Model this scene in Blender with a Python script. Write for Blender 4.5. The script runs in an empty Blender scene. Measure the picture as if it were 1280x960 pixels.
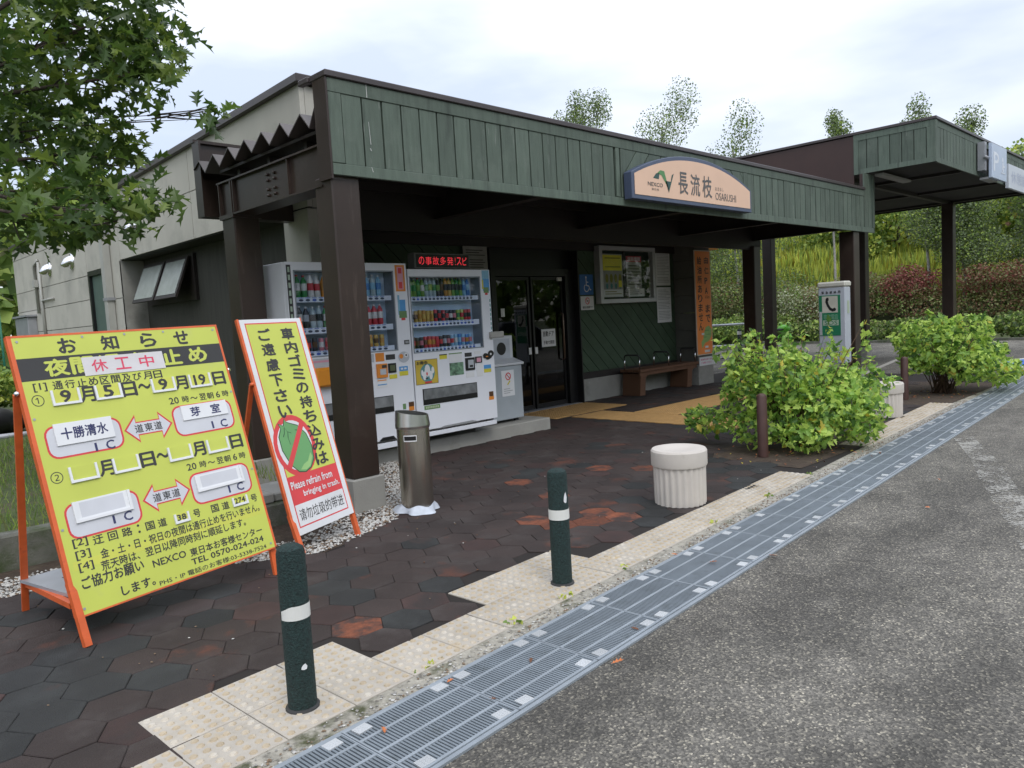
import bpy, math, random
import numpy as np
from mathutils import Vector, Matrix
random.seed(7); rng = np.random.default_rng(7)
S = bpy.context.scene; COL = S.collection
# ---------------------------------------------------------------- camera, sky, sun
cam = bpy.data.cameras.new('camera'); co = bpy.data.objects.new('camera', cam); COL.objects.link(co)
yaw, pit, rol = math.radians(45.325), math.radians(-4.879), math.radians(-3.260)
f_ = Vector((math.cos(yaw)*math.cos(pit), math.sin(yaw)*math.cos(pit), math.sin(pit)))
r_ = Vector((math.sin(yaw), -math.cos(yaw), 0)); u_ = r_.cross(f_)
r2 = math.cos(rol)*r_ + math.sin(rol)*u_; u2 = -math.sin(rol)*r_ + math.cos(rol)*u_
m = Matrix((r2, u2, -f_)).transposed().to_4x4(); m.translation = Vector((0, 0, 1.5)); co.matrix_world = m
cam.sensor_fit = 'HORIZONTAL'; cam.sensor_width = 36; cam.lens = 941.46/1280*36; cam.clip_end = 1000; cam.clip_start = .05
S.camera = co
W = bpy.data.worlds.new('World'); S.world = W; W.use_nodes = True
wn, wl = W.node_tree.nodes, W.node_tree.links; wn.clear()
out = wn.new('ShaderNodeOutputWorld'); bg = wn.new('ShaderNodeBackground'); add = wn.new('ShaderNodeAddShader')
sky = wn.new('ShaderNodeTexSky'); sky.sky_type = 'NISHITA'; sky.sun_disc = False
SUN_EL, SUN_AZ = math.radians(50), math.radians(250)      # direction the sun stands in
sky.sun_elevation = SUN_EL; sky.sun_rotation = math.pi/2 - SUN_AZ
bg.inputs[1].default_value = .05; wl.new(sky.outputs[0], bg.inputs[0])
# overcast cloud deck: bright soft white with slow grey-blue variation
tc = wn.new('ShaderNodeTexCoord'); mp = wn.new('ShaderNodeMapping'); mp.inputs['Scale'].default_value = (1.2, 1.2, 4.0); mp.inputs['Location'].default_value = (5.3, 2.2, 1.4)
nz = wn.new('ShaderNodeTexNoise'); nz.inputs['Scale'].default_value = 1.7; nz.inputs['Detail'].default_value = 5; nz.inputs['Roughness'].default_value = .5
wl.new(tc.outputs['Generated'], mp.inputs[0]); wl.new(mp.outputs[0], nz.inputs['Vector'])
cr = wn.new('ShaderNodeValToRGB'); cr.color_ramp.elements[0].position = .38; cr.color_ramp.elements[1].position = .72
cr.color_ramp.elements[0].color = (.55, .59, .69, 1); cr.color_ramp.elements[1].color = (1.06, 1.05, 1.04, 1)
wl.new(nz.outputs['Fac'], cr.inputs[0])
bg2 = wn.new('ShaderNodeBackground'); wl.new(cr.outputs[0], bg2.inputs[0])
sep = wn.new('ShaderNodeSeparateXYZ'); wl.new(tc.outputs['Generated'], sep.inputs[0])
mr = wn.new('ShaderNodeMapRange'); mr.inputs['From Min'].default_value = 0; mr.inputs['From Max'].default_value = 1
mr.inputs['To Min'].default_value = .64; mr.inputs['To Max'].default_value = 1.95        # overcast sky: brighter towards the zenith
wl.new(sep.outputs[2], mr.inputs[0]); wl.new(mr.outputs[0], bg2.inputs[1])
wl.new(bg.outputs[0], add.inputs[0]); wl.new(bg2.outputs[0], add.inputs[1]); wl.new(add.outputs[0], out.inputs[0])
sl = bpy.data.lights.new('sun', 'SUN'); sl.energy = 0.9; sl.angle = math.radians(18); sl.color = (1, .97, .92)
so = bpy.data.objects.new('sun', sl); COL.objects.link(so)
sd = Vector((math.cos(SUN_EL)*math.cos(SUN_AZ), math.cos(SUN_EL)*math.sin(SUN_AZ), math.sin(SUN_EL)))
so.rotation_euler = sd.to_track_quat('Z', 'Y').to_euler(); so.location = (0, -5, 20)
S.view_settings.view_transform = 'Standard'; S.view_settings.look = 'None'; S.view_settings.exposure = 0.18; S.view_settings.gamma = 1
S.cycles.max_bounces = 6; S.cycles.diffuse_bounces = 3; S.cycles.glossy_bounces = 3; S.cycles.transparent_max_bounces = 8

# ---------------------------------------------------------------- materials
MATS = {}
def mat(name, col, rough=.6, metal=0, var=.12, scale=6, bump=0, bscale=80, rnd=0, spot=None, emit=0, spec=.5, stretch=None, detail=4):
    """procedural principled: two-scale noise on the colour, optional second tone 'spot'=(colour, scale, lo, hi)"""
    if name in MATS: return MATS[name]
    M = bpy.data.materials.new(name); M.use_nodes = True; MATS[name] = M
    n, l = M.node_tree.nodes, M.node_tree.links; b = n['Principled BSDF']
    b.inputs['Roughness'].default_value = rough; b.inputs['Metallic'].default_value = metal; b.inputs['Specular IOR Level'].default_value = spec
    g = n.new('ShaderNodeNewGeometry'); vec = g.outputs['Position']
    if stretch:
        mp = n.new('ShaderNodeMapping'); mp.inputs['Scale'].default_value = stretch; l.new(vec, mp.inputs[0]); vec = mp.outputs[0]
    nz = n.new('ShaderNodeTexNoise'); nz.inputs['Scale'].default_value = scale; nz.inputs['Detail'].default_value = detail; l.new(vec, nz.inputs['Vector'])
    hs = n.new('ShaderNodeHueSaturation'); hs.inputs['Color'].default_value = (*col, 1)
    v = n.new('ShaderNodeMapRange'); v.inputs['From Min'].default_value = .25; v.inputs['From Max'].default_value = .75
    v.inputs['To Min'].default_value = 1-var; v.inputs['To Max'].default_value = 1+var; l.new(nz.outputs['Fac'], v.inputs[0])
    val = v.outputs[0]
    if rnd:
        oi = n.new('ShaderNodeObjectInfo'); r = n.new('ShaderNodeMapRange'); r.inputs['To Min'].default_value = 1-rnd; r.inputs['To Max'].default_value = 1+rnd
        l.new(oi.outputs['Random'], r.inputs[0]); mu = n.new('ShaderNodeMath'); mu.operation = 'MULTIPLY'; l.new(val, mu.inputs[0]); l.new(r.outputs[0], mu.inputs[1]); val = mu.outputs[0]
    l.new(val, hs.inputs['Value']); c = hs.outputs[0]
    for sp in (spot if isinstance(spot, list) else [spot] if spot else []):
        n2 = n.new('ShaderNodeTexNoise'); n2.inputs['Scale'].default_value = sp[1]; n2.inputs['Detail'].default_value = 6; n2.inputs['Roughness'].default_value = .65
        sv = g.outputs['Position']
        if len(sp) > 4: m2 = n.new('ShaderNodeMapping'); m2.inputs['Scale'].default_value = sp[4]; l.new(sv, m2.inputs[0]); sv = m2.outputs[0]
        l.new(sv, n2.inputs['Vector'])
        r2_ = n.new('ShaderNodeMapRange'); r2_.inputs['From Min'].default_value = sp[2]; r2_.inputs['From Max'].default_value = sp[3]; l.new(n2.outputs['Fac'], r2_.inputs[0])
        mx = n.new('ShaderNodeMix'); mx.data_type = 'RGBA'; l.new(r2_.outputs[0], mx.inputs[0]); l.new(c, mx.inputs[6]); mx.inputs[7].default_value = (*sp[0], 1); c = mx.outputs[2]
    l.new(c, b.inputs['Base Color'])
    if bump:
        n3 = n.new('ShaderNodeTexNoise'); n3.inputs['Scale'].default_value = bscale; n3.inputs['Detail'].default_value = 3; l.new(vec, n3.inputs['Vector'])
        bp = n.new('ShaderNodeBump'); bp.inputs['Strength'].default_value = bump; bp.inputs['Distance'].default_value = .01
        l.new(n3.outputs['Fac'], bp.inputs['Height']); l.new(bp.outputs[0], b.inputs['Normal'])
    if emit:
        b.inputs['Emission Color'].default_value = (*col, 1); b.inputs['Emission Strength'].default_value = emit
    return M
def glassmat(name, tint=(1, 1, 1), refl=.06, rough=.02):
    M = bpy.data.materials.new(name); M.use_nodes = True; n, l = M.node_tree.nodes, M.node_tree.links; n.clear()
    o = n.new('ShaderNodeOutputMaterial'); t = n.new('ShaderNodeBsdfTransparent'); t.inputs[0].default_value = (*tint, 1)
    gl = n.new('ShaderNodeBsdfGlossy'); gl.inputs['Roughness'].default_value = rough
    fr = n.new('ShaderNodeLayerWeight'); fr.inputs[0].default_value = .5; pw = n.new('ShaderNodeMath'); pw.operation = 'POWER'; pw.inputs[1].default_value = 4; l.new(fr.outputs['Facing'], pw.inputs[0])
    ad = n.new('ShaderNodeMath'); ad.operation = 'ADD'; ad.inputs[1].default_value = refl; l.new(pw.outputs[0], ad.inputs[0])
    mx = n.new('ShaderNodeMixShader'); l.new(ad.outputs[0], mx.inputs[0]); l.new(t.outputs[0], mx.inputs[1]); l.new(gl.outputs[0], mx.inputs[2]); l.new(mx.outputs[0], o.inputs[0])
    MATS[name] = M; return M
def asphaltmat():
    M = bpy.data.materials.new('asphalt'); M.use_nodes = True; n, l = M.node_tree.nodes, M.node_tree.links; b = n['Principled BSDF']; b.inputs['Roughness'].default_value = .85
    g = n.new('ShaderNodeNewGeometry')
    vo = n.new('ShaderNodeTexVoronoi'); vo.inputs['Scale'].default_value = 125; l.new(g.outputs['Position'], vo.inputs['Vector'])
    st = n.new('ShaderNodeSeparateColor'); l.new(vo.outputs['Color'], st.inputs[0])
    ramp = n.new('ShaderNodeValToRGB'); e = ramp.color_ramp.elements
    e[0].position = 0; e[0].color = (.058, .055, .048, 1); e[1].position = .5; e[1].color = (.100, .094, .082, 1)
    for p, c in ((.78, (.15, .14, .12, 1)), (.93, (.20, .185, .15, 1)), (.988, (.36, .33, .26, 1))):
        q = e.new(p); q.color = c
    l.new(st.outputs[0], ramp.inputs[0])
    n1 = n.new('ShaderNodeTexNoise'); n1.inputs['Scale'].default_value = .55; n1.inputs['Detail'].default_value = 7; n1.inputs['Roughness'].default_value = .6
    mp = n.new('ShaderNodeMapping'); mp.inputs['Rotation'].default_value = (0, 0, -.35); mp.inputs['Scale'].default_value = (.55, 1.5, 1); l.new(g.outputs['Position'], mp.inputs[0]); l.new(mp.outputs[0], n1.inputs['Vector'])
    r1 = n.new('ShaderNodeMapRange'); r1.inputs['From Min'].default_value = .35; r1.inputs['From Max'].default_value = .65; r1.inputs['To Min'].default_value = .58; r1.inputs['To Max'].default_value = 1.42; l.new(n1.outputs['Fac'], r1.inputs[0])
    n6 = n.new('ShaderNodeTexNoise'); n6.inputs['Scale'].default_value = 3.2; n6.inputs['Detail'].default_value = 8; n6.inputs['Roughness'].default_value = .75; l.new(g.outputs['Position'], n6.inputs['Vector'])
    r6 = n.new('ShaderNodeMapRange'); r6.inputs['From Min'].default_value = .35; r6.inputs['From Max'].default_value = .65; r6.inputs['To Min'].default_value = .72; r6.inputs['To Max'].default_value = 1.28; l.new(n6.outputs['Fac'], r6.inputs[0])
    m6 = n.new('ShaderNodeMath'); m6.operation = 'MULTIPLY'; l.new(r1.outputs[0], m6.inputs[0]); l.new(r6.outputs[0], m6.inputs[1])
    hs = n.new('ShaderNodeHueSaturation'); l.new(ramp.outputs[0], hs.inputs['Color']); l.new(m6.outputs[0], hs.inputs['Value'])
    # cracks
    vc = n.new('ShaderNodeTexVoronoi'); vc.feature = 'DISTANCE_TO_EDGE'; vc.inputs['Scale'].default_value = .9
    nd = n.new('ShaderNodeTexNoise'); nd.inputs['Scale'].default_value = 3; nd.inputs['Detail'].default_value = 5; l.new(g.outputs['Position'], nd.inputs['Vector'])
    vm_ = n.new('ShaderNodeVectorMath'); vm_.operation = 'ADD'; l.new(g.outputs['Position'], vm_.inputs[0]); l.new(nd.outputs['Color'], vm_.inputs[1]); l.new(vm_.outputs[0], vc.inputs['Vector'])
    rc = n.new('ShaderNodeMapRange'); rc.inputs['From Min'].default_value = .0; rc.inputs['From Max'].default_value = .008; rc.inputs['To Min'].default_value = .45; rc.inputs['To Max'].default_value = 1; l.new(vc.outputs[0], rc.inputs[0])
    n5 = n.new('ShaderNodeTexNoise'); n5.inputs['Scale'].default_value = .6; l.new(g.outputs['Position'], n5.inputs['Vector'])
    gt = n.new('ShaderNodeMapRange'); gt.inputs['From Min'].default_value = .5; gt.inputs['From Max'].default_value = .56; l.new(n5.outputs['Fac'], gt.inputs[0])
    mc = n.new('ShaderNodeMix'); mc.data_type = 'RGBA'; mc.blend_type = 'MULTIPLY'; l.new(gt.outputs[0], mc.inputs[0]); l.new(hs.outputs[0], mc.inputs[6]); l.new(rc.outputs[0], mc.inputs[7])
    l.new(mc.outputs[2], b.inputs['Base Color'])
    bp = n.new('ShaderNodeBump'); bp.inputs['Strength'].default_value = .6; bp.inputs['Distance'].default_value = .006; l.new(vo.outputs['Distance'], bp.inputs['Height']); l.new(bp.outputs[0], b.inputs['Normal'])
    MATS['asphalt'] = M; return M
def wornpaint():
    M = mat('worn white paint', (.45, .44, .40), .8, var=.1)
    n, l = M.node_tree.nodes, M.node_tree.links; b = n['Principled BSDF']; o = n['Material Output']
    g = n.new('ShaderNodeNewGeometry'); a = n.new('ShaderNodeTexNoise'); a.inputs['Scale'].default_value = 55; a.inputs['Detail'].default_value = 5; l.new(g.outputs['Position'], a.inputs['Vector'])
    a2 = n.new('ShaderNodeTexNoise'); a2.inputs['Scale'].default_value = 4; l.new(g.outputs['Position'], a2.inputs['Vector'])
    s = n.new('ShaderNodeMath'); s.operation = 'ADD'; l.new(a.outputs['Fac'], s.inputs[0]); l.new(a2.outputs['Fac'], s.inputs[1])
    r = n.new('ShaderNodeMapRange'); r.inputs['From Min'].default_value = .98; r.inputs['From Max'].default_value = 1.12; r.inputs['To Max'].default_value = .6; l.new(s.outputs[0], r.inputs[0]); l.new(r.outputs[0], b.inputs['Alpha'])
    return M
A = asphaltmat(); PAINTW = wornpaint()
BROWN = mat('brown steel paint', (.034, .022, .017), .38, var=.18, scale=3, bump=.05, bscale=120, spot=[((.055, .04, .032), 2.5, .55, .75), ((.075, .055, .045), 3, .6, .75, (5, 5, .5))])
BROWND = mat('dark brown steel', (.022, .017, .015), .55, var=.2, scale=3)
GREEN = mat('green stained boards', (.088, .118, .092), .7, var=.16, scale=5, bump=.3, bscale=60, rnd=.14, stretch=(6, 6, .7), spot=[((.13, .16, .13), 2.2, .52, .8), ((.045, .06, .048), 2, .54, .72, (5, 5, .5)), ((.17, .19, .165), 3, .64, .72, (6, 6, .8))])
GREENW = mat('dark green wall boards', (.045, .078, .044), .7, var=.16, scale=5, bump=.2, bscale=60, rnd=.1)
CAP = mat('roof edge metal', (.055, .045, .045), .4, var=.15, scale=3)
CONC = mat('concrete', (.30, .295, .27), .9, var=.14, scale=3, bump=.3, bscale=70, spot=[((.16, .155, .135), 1.6, .55, .8), ((.42, .42, .39), 5, .6, .8)])
CONCD = mat('weathered concrete', (.13, .13, .11), .95, var=.25, scale=6, bump=.5, bscale=90, spot=[((.055, .075, .03), 3.5, .42, .62), ((.2, .2, .18), 9, .6, .75)])
ALC = mat('wall panel concrete', (.46, .445, .39), .9, var=.1, scale=1.6, bump=.2, bscale=60, rnd=.04, spot=[((.27, .27, .235), 1.1, .5, .8)], stretch=(1, 1, .35))
SOIL = mat('soil', (.055, .038, .026), 1, var=.35, scale=14, bump=.8, bscale=50, spot=((.09, .07, .045), 9, .55, .7))
WHITEM = mat('white enamel', (.74, .76, .81), .3, var=.03, scale=2)
WHITE = mat('white plastic', (.74, .75, .76), .4, var=.04)
BLACK = mat('black plastic', (.012, .012, .013), .35, var=.1)
GREYM = mat('grey metal', (.33, .34, .36), .4, .2, var=.1)
STEEL = mat('stainless steel', (.55, .52, .46), .27, 1, var=.2, scale=4, stretch=(1, 1, .25))
CHROME = mat('polished steel', (.75, .75, .76), .15, 1, var=.05)
GALV = mat('galvanised grating', (.19, .22, .245), .6, .2, var=.15, scale=5, rnd=.07, spot=((.13, .15, .16), 9, .55, .75))
GALVL = mat('galvanised flat bar', (.28, .315, .345), .55, .2, var=.12, scale=8, rnd=.06)
TACT = mat('cream tactile tile', (.41, .375, .32), .85, var=.1, scale=20, bump=.2, rnd=.07, spot=[((.30, .26, .20), 5, .58, .75), ((.50, .36, .17), 2.6, .62, .75)])
TACTD = mat('tactile dome', (.42, .345, .24), .85, var=.18, scale=12, rnd=.07, spot=((.52, .48, .41), 6, .48, .62))
TACTY = mat('ochre tactile tile', (.36, .21, .075), .8, var=.18, scale=14, rnd=.1, spot=((.20, .13, .06), 3, .55, .75))
TACTYD = mat('ochre tactile dome', (.42, .26, .10), .8, var=.15, scale=14)
HEXB = mat('brown rubber paver', (.036, .025, .022), .85, var=.3, scale=3, bump=.7, bscale=160, rnd=.2, spot=[((.058, .048, .044), 3.1, .5, .72), ((.12, .040, .022), 2.0, .58, .72)])
HEXG = mat('green rubber paver', (.022, .023, .0225), .85, var=.3, scale=3, bump=.7, bscale=160, rnd=.25, spot=[((.035, .038, .037), 3, .5, .7), ((.05, .03, .025), 2.3, .6, .7)])
HEXR = mat('red rubber paver', (.042, .023, .020), .85, var=.3, scale=5, bump=.5, bscale=180, rnd=.25, spot=((.03, .022, .02), 3, .5, .65))
HEXO = mat('worn orange rubber paver', (.16, .05, .024), .9, var=.3, scale=30, bump=.5, bscale=120, rnd=.4, spot=((.045, .028, .024), 5, .47, .60))
YEL = mat('lemon sign face', (.52, .575, .095), .45, var=.06, scale=3, spot=((.50, .54, .13), 4, .58, .75))
YEL2 = mat('patched lemon sign face', (.56, .58, .09), .5, var=.05)
CHAR = mat('charcoal print', (.035, .035, .035), .6, var=.1)
NAVY = mat('navy print', (.03, .035, .11), .6)
REDP = mat('red print', (.62, .05, .055), .5, var=.08)
REDW = mat('faded red lettering', (.68, .06, .12), .5)
SILV = mat('silver sign panel', (.58, .59, .62), .45, .1, var=.06)
PLATE = mat('white plate', (.72, .73, .74), .4, var=.04)
ORANGE = mat('orange angle steel', (.66, .12, .03), .45, var=.15, scale=14, spot=((.35, .06, .03), 7, .6, .75))
BAGG = mat('bag green print', (.13, .33, .12), .5, var=.06); BAGD = mat('bag dark print', (.02, .07, .03), .5); BAGL = mat('bag light print', (.28, .50, .18), .5)
DGREEN = mat('dark green rubber sleeve', (.010, .028, .026), .8, var=.5, scale=90, bump=1.0, bscale=140, detail=2, spot=((.035, .065, .06), 120, .6, .7))
CREAMC = mat('cream concrete', (.56, .52, .47), .85, var=.07, scale=5, bump=.15, bscale=160, spot=((.42, .39, .34), 7, .62, .8))
BRBOL = mat('brown bollard', (.07, .034, .028), .5, var=.2, scale=10)
WOOD = mat('weathered timber', (.13, .062, .032), .75, var=.3, scale=9, bump=.4, bscale=60, stretch=(1, 8, 8))
SIGNP = mat('peach sign face', (.74, .50, .36), .5, var=.04, scale=3)
SLATE = mat('slate blue frame', (.065, .085, .14), .4, var=.1)
LEAFM = [mat('oak leaf deep', (.045, .088, .018), .45, var=.25, scale=3), mat('oak leaf mid', (.082, .14, .024), .45, var=.25, scale=3), mat('oak leaf bright', (.15, .21, .035), .45, var=.2, scale=3)]
def translucent(M, amt=.35, gain=1.6):
    n, l = M.node_tree.nodes, M.node_tree.links; b = n['Principled BSDF']; o = n['Material Output']
    t = n.new('ShaderNodeBsdfTranslucent'); mx = n.new('ShaderNodeMixShader'); mx.inputs[0].default_value = amt
    src = b.inputs['Base Color'].links[0].from_socket; hs = n.new('ShaderNodeHueSaturation'); hs.inputs['Value'].default_value = gain; l.new(src, hs.inputs['Color']); l.new(hs.outputs[0], t.inputs[0])
    l.new(b.outputs[0], mx.inputs[1]); l.new(t.outputs[0], mx.inputs[2]); l.new(mx.outputs[0], o.inputs[0]); return M
BUSHM = [mat('maple leaf green', (.22, .37, .07), .55, var=.2, scale=4), mat('maple leaf lime', (.42, .56, .11), .55, var=.2, scale=4), mat('maple leaf dark', (.07, .15, .03), .55, var=.2, scale=4), mat('maple leaf yellow', (.50, .42, .06), .55, var=.2)]
for q in LEAFM+BUSHM: translucent(q)
BARK = mat('bark', (.055, .042, .032), .9, var=.3, scale=20, bump=.6, bscale=60); BIRCH = mat('birch bark', (.32, .31, .28), .8, var=.3, scale=12)
GLASS = glassmat('door glass', (.35, .38, .36), .05); VMGLASS = glassmat('display glass', (.95, .97, 1), .02)
GRASSM = mat('grass soil', (.055, .075, .022), 1, var=.4, scale=8, bump=.6, bscale=30, spot=((.085, .07, .04), 3, .52, .68))

# ---------------------------------------------------------------- geometry helpers
class MB:
    def __init__(s, f=None): s.v = []; s.f = []; s.m = []; s.sm = []; s.fn = f
    def add(s, vs, fs, m=0, sm=False):
        o = len(s.v)
        s.v += [tuple(s.fn(*p)) if s.fn else tuple(p) for p in vs]
        for q in fs: s.f.append([i+o for i in q]); s.m.append(m); s.sm.append(sm)
        return s
    def box(s, x0, x1, y0, y1, z0, z1, m=0):
        if x1 < x0: x0, x1 = x1, x0
        if y1 < y0: y0, y1 = y1, y0
        if z1 < z0: z0, z1 = z1, z0
        return s.add([(x0, y0, z0), (x1, y0, z0), (x1, y1, z0), (x0, y1, z0), (x0, y0, z1), (x1, y0, z1), (x1, y1, z1), (x0, y1, z1)],
                     [(3, 2, 1, 0), (4, 5, 6, 7), (0, 1, 5, 4), (1, 2, 6, 5), (2, 3, 7, 6), (3, 0, 4, 7)], m)
    def prism(s, poly, vec, m=0):
        n = len(poly); V = [tuple(p) for p in poly]+[tuple(a+b for a, b in zip(p, vec)) for p in poly]
        return s.add(V, [list(range(n))[::-1], list(range(n, 2*n))]+[(i, (i+1) % n, n+(i+1) % n, n+i) for i in range(n)], m)
    def bar(s, a, b, w, h=None, m=0, up=(0, 0, 1)):
        h = h or w; a, b = Vector(a), Vector(b); d = (b-a).normalized(); u = Vector(up)
        if abs(d.dot(u)) > .98: u = Vector((0, 1, 0))
        x = d.cross(u).normalized()*w/2; y = x.cross(d).normalized()*h/2
        P = [p+i*x+j*y for p in (a, b) for i, j in ((-1, -1), (1, -1), (1, 1), (-1, 1))]
        return s.add([tuple(p) for p in P], [(0, 1, 2, 3), (7, 6, 5, 4), (0, 4, 5, 1), (1, 5, 6, 2), (2, 6, 7, 3), (3, 7, 4, 0)], m)
    def tube(s, pts, r, n=8, m=0, r1=None):
        P = [Vector(p) for p in pts]; k = len(P); V = []; F = []
        for i, p in enumerate(P):
            d = (P[min(i+1, k-1)]-P[max(i-1, 0)]).normalized(); u = Vector((0, 0, 1)) if abs(d.z) < .9 else Vector((1, 0, 0))
            x = d.cross(u).normalized(); y = x.cross(d).normalized(); rr = r if r1 is None else r+(r1-r)*i/(k-1)
            V += [tuple(p+rr*(math.cos(2*math.pi*j/n)*x+math.sin(2*math.pi*j/n)*y)) for j in range(n)]
        for i in range(k-1): F += [(i*n+j, i*n+(j+1) % n, (i+1)*n+(j+1) % n, (i+1)*n+j) for j in range(n)]
        F += [list(range(n))[::-1], list(range((k-1)*n, k*n))]
        return s.add(V, F, m, True)
    def lathe(s, prof, c, n=24, m=0, flute=0, nf=0, z_flute=None, sm=True):
        V = []; F = []
        P2 = [prof[0]]; brk = set()
        for i in range(1, len(prof)):
            P2.append(prof[i])
            if i < len(prof)-1:
                a1 = math.atan2(prof[i][1]-prof[i-1][1], prof[i][0]-prof[i-1][0]); a2 = math.atan2(prof[i+1][1]-prof[i][1], prof[i+1][0]-prof[i][0])
                if abs((a2-a1+math.pi) % (2*math.pi)-math.pi) > .6: brk.add(len(P2)-1); P2.append(prof[i])
        prof = P2; k = len(prof)
        for (r, z) in prof:
            for j in range(n):
                a = 2*math.pi*j/n; rr = r
                if flute and z_flute and z_flute[0] <= z <= z_flute[1]: rr = r*(1-flute*abs(math.sin(nf*a/2))**3)
                V.append((c[0]+rr*math.cos(a), c[1]+rr*math.sin(a), c[2]+z))
        for i in range(k-1):
            if i not in brk: F += [(i*n+j, i*n+(j+1) % n, (i+1)*n+(j+1) % n, (i+1)*n+j) for j in range(n)]
        s.add(V, F, m, sm)
        return s.add(V[:n]+V[-n:], [list(range(n))[::-1], list(range(n, 2*n))], m, False)
    def quad(s, a, b, c, d, m=0): return s.add([a, b, c, d], [(0, 1, 2, 3)], m)
    def disc(s, c, r, ax=('x', 'z'), n=20, m=0, ry=None):
        I = {'x': 0, 'y': 1, 'z': 2}; V = []
        for j in range(n):
            p = list(c); p[I[ax[0]]] += r*math.cos(2*math.pi*j/n); p[I[ax[1]]] += (ry or r)*math.sin(2*math.pi*j/n); V.append(tuple(p))
        return s.add(V, [list(range(n))], m)
    def mesh(s, name, mats):
        me = bpy.data.meshes.new(name); me.from_pydata(s.v, [], s.f)
        for q in (mats if isinstance(mats, (list, tuple)) else [mats]): me.materials.append(q)
        me.polygons.foreach_set('material_index', s.m); me.polygons.foreach_set('use_smooth', s.sm); me.update(); return me
    def build(s, name, mats, parent=None, bevel=0, **kw):
        loc = Vector((0, 0, 0)); p = parent
        while p: loc += p.location; p = p.parent
        if loc.length: s.v = [(x-loc.x, y-loc.y, z-loc.z) for x, y, z in s.v]
        return obj(name, s.mesh(name, mats), parent, bevel=bevel, **kw)
def obj(name, me, parent=None, loc=None, rot=None, bevel=0, label=None, cat=None, group=None, kind=None, scale=None):
    o = bpy.data.objects.new(name, me); COL.objects.link(o)
    if parent: o.parent = parent
    if loc is not None: o.location = loc
    if rot is not None: o.rotation_euler = rot
    if scale is not None: o.scale = scale
    if bevel and me:
        b = o.modifiers.new('bevel', 'BEVEL'); b.width = bevel; b.segments = 1; b.limit_method = 'ANGLE'
    for k, v in (('label', label), ('category', cat), ('group', group), ('kind', kind)):
        if v: o[k] = v
    return o
def thing(name, label, cat, loc=(0, 0, 0), group=None, rz=0):
    return obj(name, None, None, loc, (0, 0, rz), label=label, cat=cat, group=group)
def copy_tree(o, parent=None):
    c = o.copy(); COL.objects.link(c)
    if parent: c.parent = parent
    for ch in list(o.children): copy_tree(ch, c)
    return c
def np_obj(name, V, F, M, mats, parent=None, smooth=False, **kw):
    """V (n,3) verts, F (m,k) equal-size faces, M (m,) material index"""
    me = bpy.data.meshes.new(name); k = F.shape[1]
    me.vertices.add(len(V)); me.vertices.foreach_set('co', V.astype(np.float32).ravel())
    me.loops.add(F.size); me.loops.foreach_set('vertex_index', F.astype(np.int32).ravel())
    me.polygons.add(len(F)); me.polygons.foreach_set('loop_start', (np.arange(len(F))*k).astype(np.int32)); me.polygons.foreach_set('loop_total', np.full(len(F), k, np.int32))
    me.polygons.foreach_set('material_index', M.astype(np.int32)); me.polygons.foreach_set('use_smooth', np.full(len(F), smooth))
    for q in mats: me.materials.append(q)
    me.update(calc_edges=True); return obj(name, me, parent, **kw)
# text -> flat polygons, fitted to a rectangle
_TC = {}; NARROW = {}
def glyphs(t, bold=.0):
    if (t, bold) in _TC: return _TC[(t, bold)]
    c = bpy.data.curves.new('t', 'FONT'); c.body = t; c.resolution_u = 2; c.offset = bold; c.fill_mode = 'FRONT'
    o = bpy.data.objects.new('t', c); COL.objects.link(o); dg = bpy.context.evaluated_depsgraph_get()
    me = bpy.data.meshes.new_from_object(o.evaluated_get(dg))
    V = [tuple(v.co) for v in me.vertices]; F = [tuple(p.vertices) for p in me.polygons]
    bpy.data.objects.remove(o); bpy.data.curves.remove(c); bpy.data.meshes.remove(me)
    _TC[(t, bold)] = (V, F); return V, F
def text(mb, t, x0, x1, y0, y1, fn, m=0, bold=.02):
    """fit ink box of t into x0..x1 / y0..y1; fn(x,y)->3D point"""
    V, F = glyphs(t)
    if not V: return
    a0 = min(v[0] for v in V); a1 = max(v[0] for v in V); b0 = min(v[1] for v in V); b1 = max(v[1] for v in V)
    if b1-b0 < .2: b0 -= .35; b1 += .35      # dashes keep their thinness
    o_, ex, ey = Vector(fn(x0, y0)), Vector(fn(x1, y0)), Vector(fn(x0, y1)); nr = (ex-o_).cross(ey-o_).normalized()
    kx, ky = (x1-x0)/(a1-a0), (y1-y0)/(b1-b0); offs = [(0, 0)] if bold <= 0 else [(0, 0), (bold, 0), (-bold, 0), (0, bold), (0, -bold)]
    for i, (dx, dy) in enumerate(offs):      # heavier strokes: the same outline laid again, a hair proud and shifted
        mb.add([tuple(Vector(fn(x0+(v[0]+dx-a0)*kx, y0+(v[1]+dy-b0)*ky))+nr*.00012*i) for v in V], F, m)

# ================================================================ GROUND
sx, sy = math.cos(math.atan(.0515)), math.sin(math.atan(.0515))      # direction of the drain and the tactile rows
def T_(X): return 2.80+.0515*(X-1)*1.0      # far edge of the tactile row
def hill(x, y):
    R = np.hypot(x, y); az = np.degrees(np.arctan2(y, x))
    h = 3.9*np.clip((R-31)/15, 0, 1)**1.1+.035*np.clip(R-46, 0, 200)
    return h*np.clip((78-az)/12, 0, 1)*np.clip((az+25)/15, 0, 1)
gx = np.concatenate([np.linspace(-250, -20, 14), np.linspace(-10, 80, 61), np.linspace(90, 350, 14)]); gy = np.concatenate([np.linspace(-250, -40, 10), np.linspace(-30, 80, 67), np.linspace(90, 350, 14)])
XX, YY = np.meshgrid(gx, gy); ZZ = hill(XX, YY)-.045
V = np.stack([XX.ravel(), YY.ravel(), ZZ.ravel()], 1); nx = len(gx)
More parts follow.
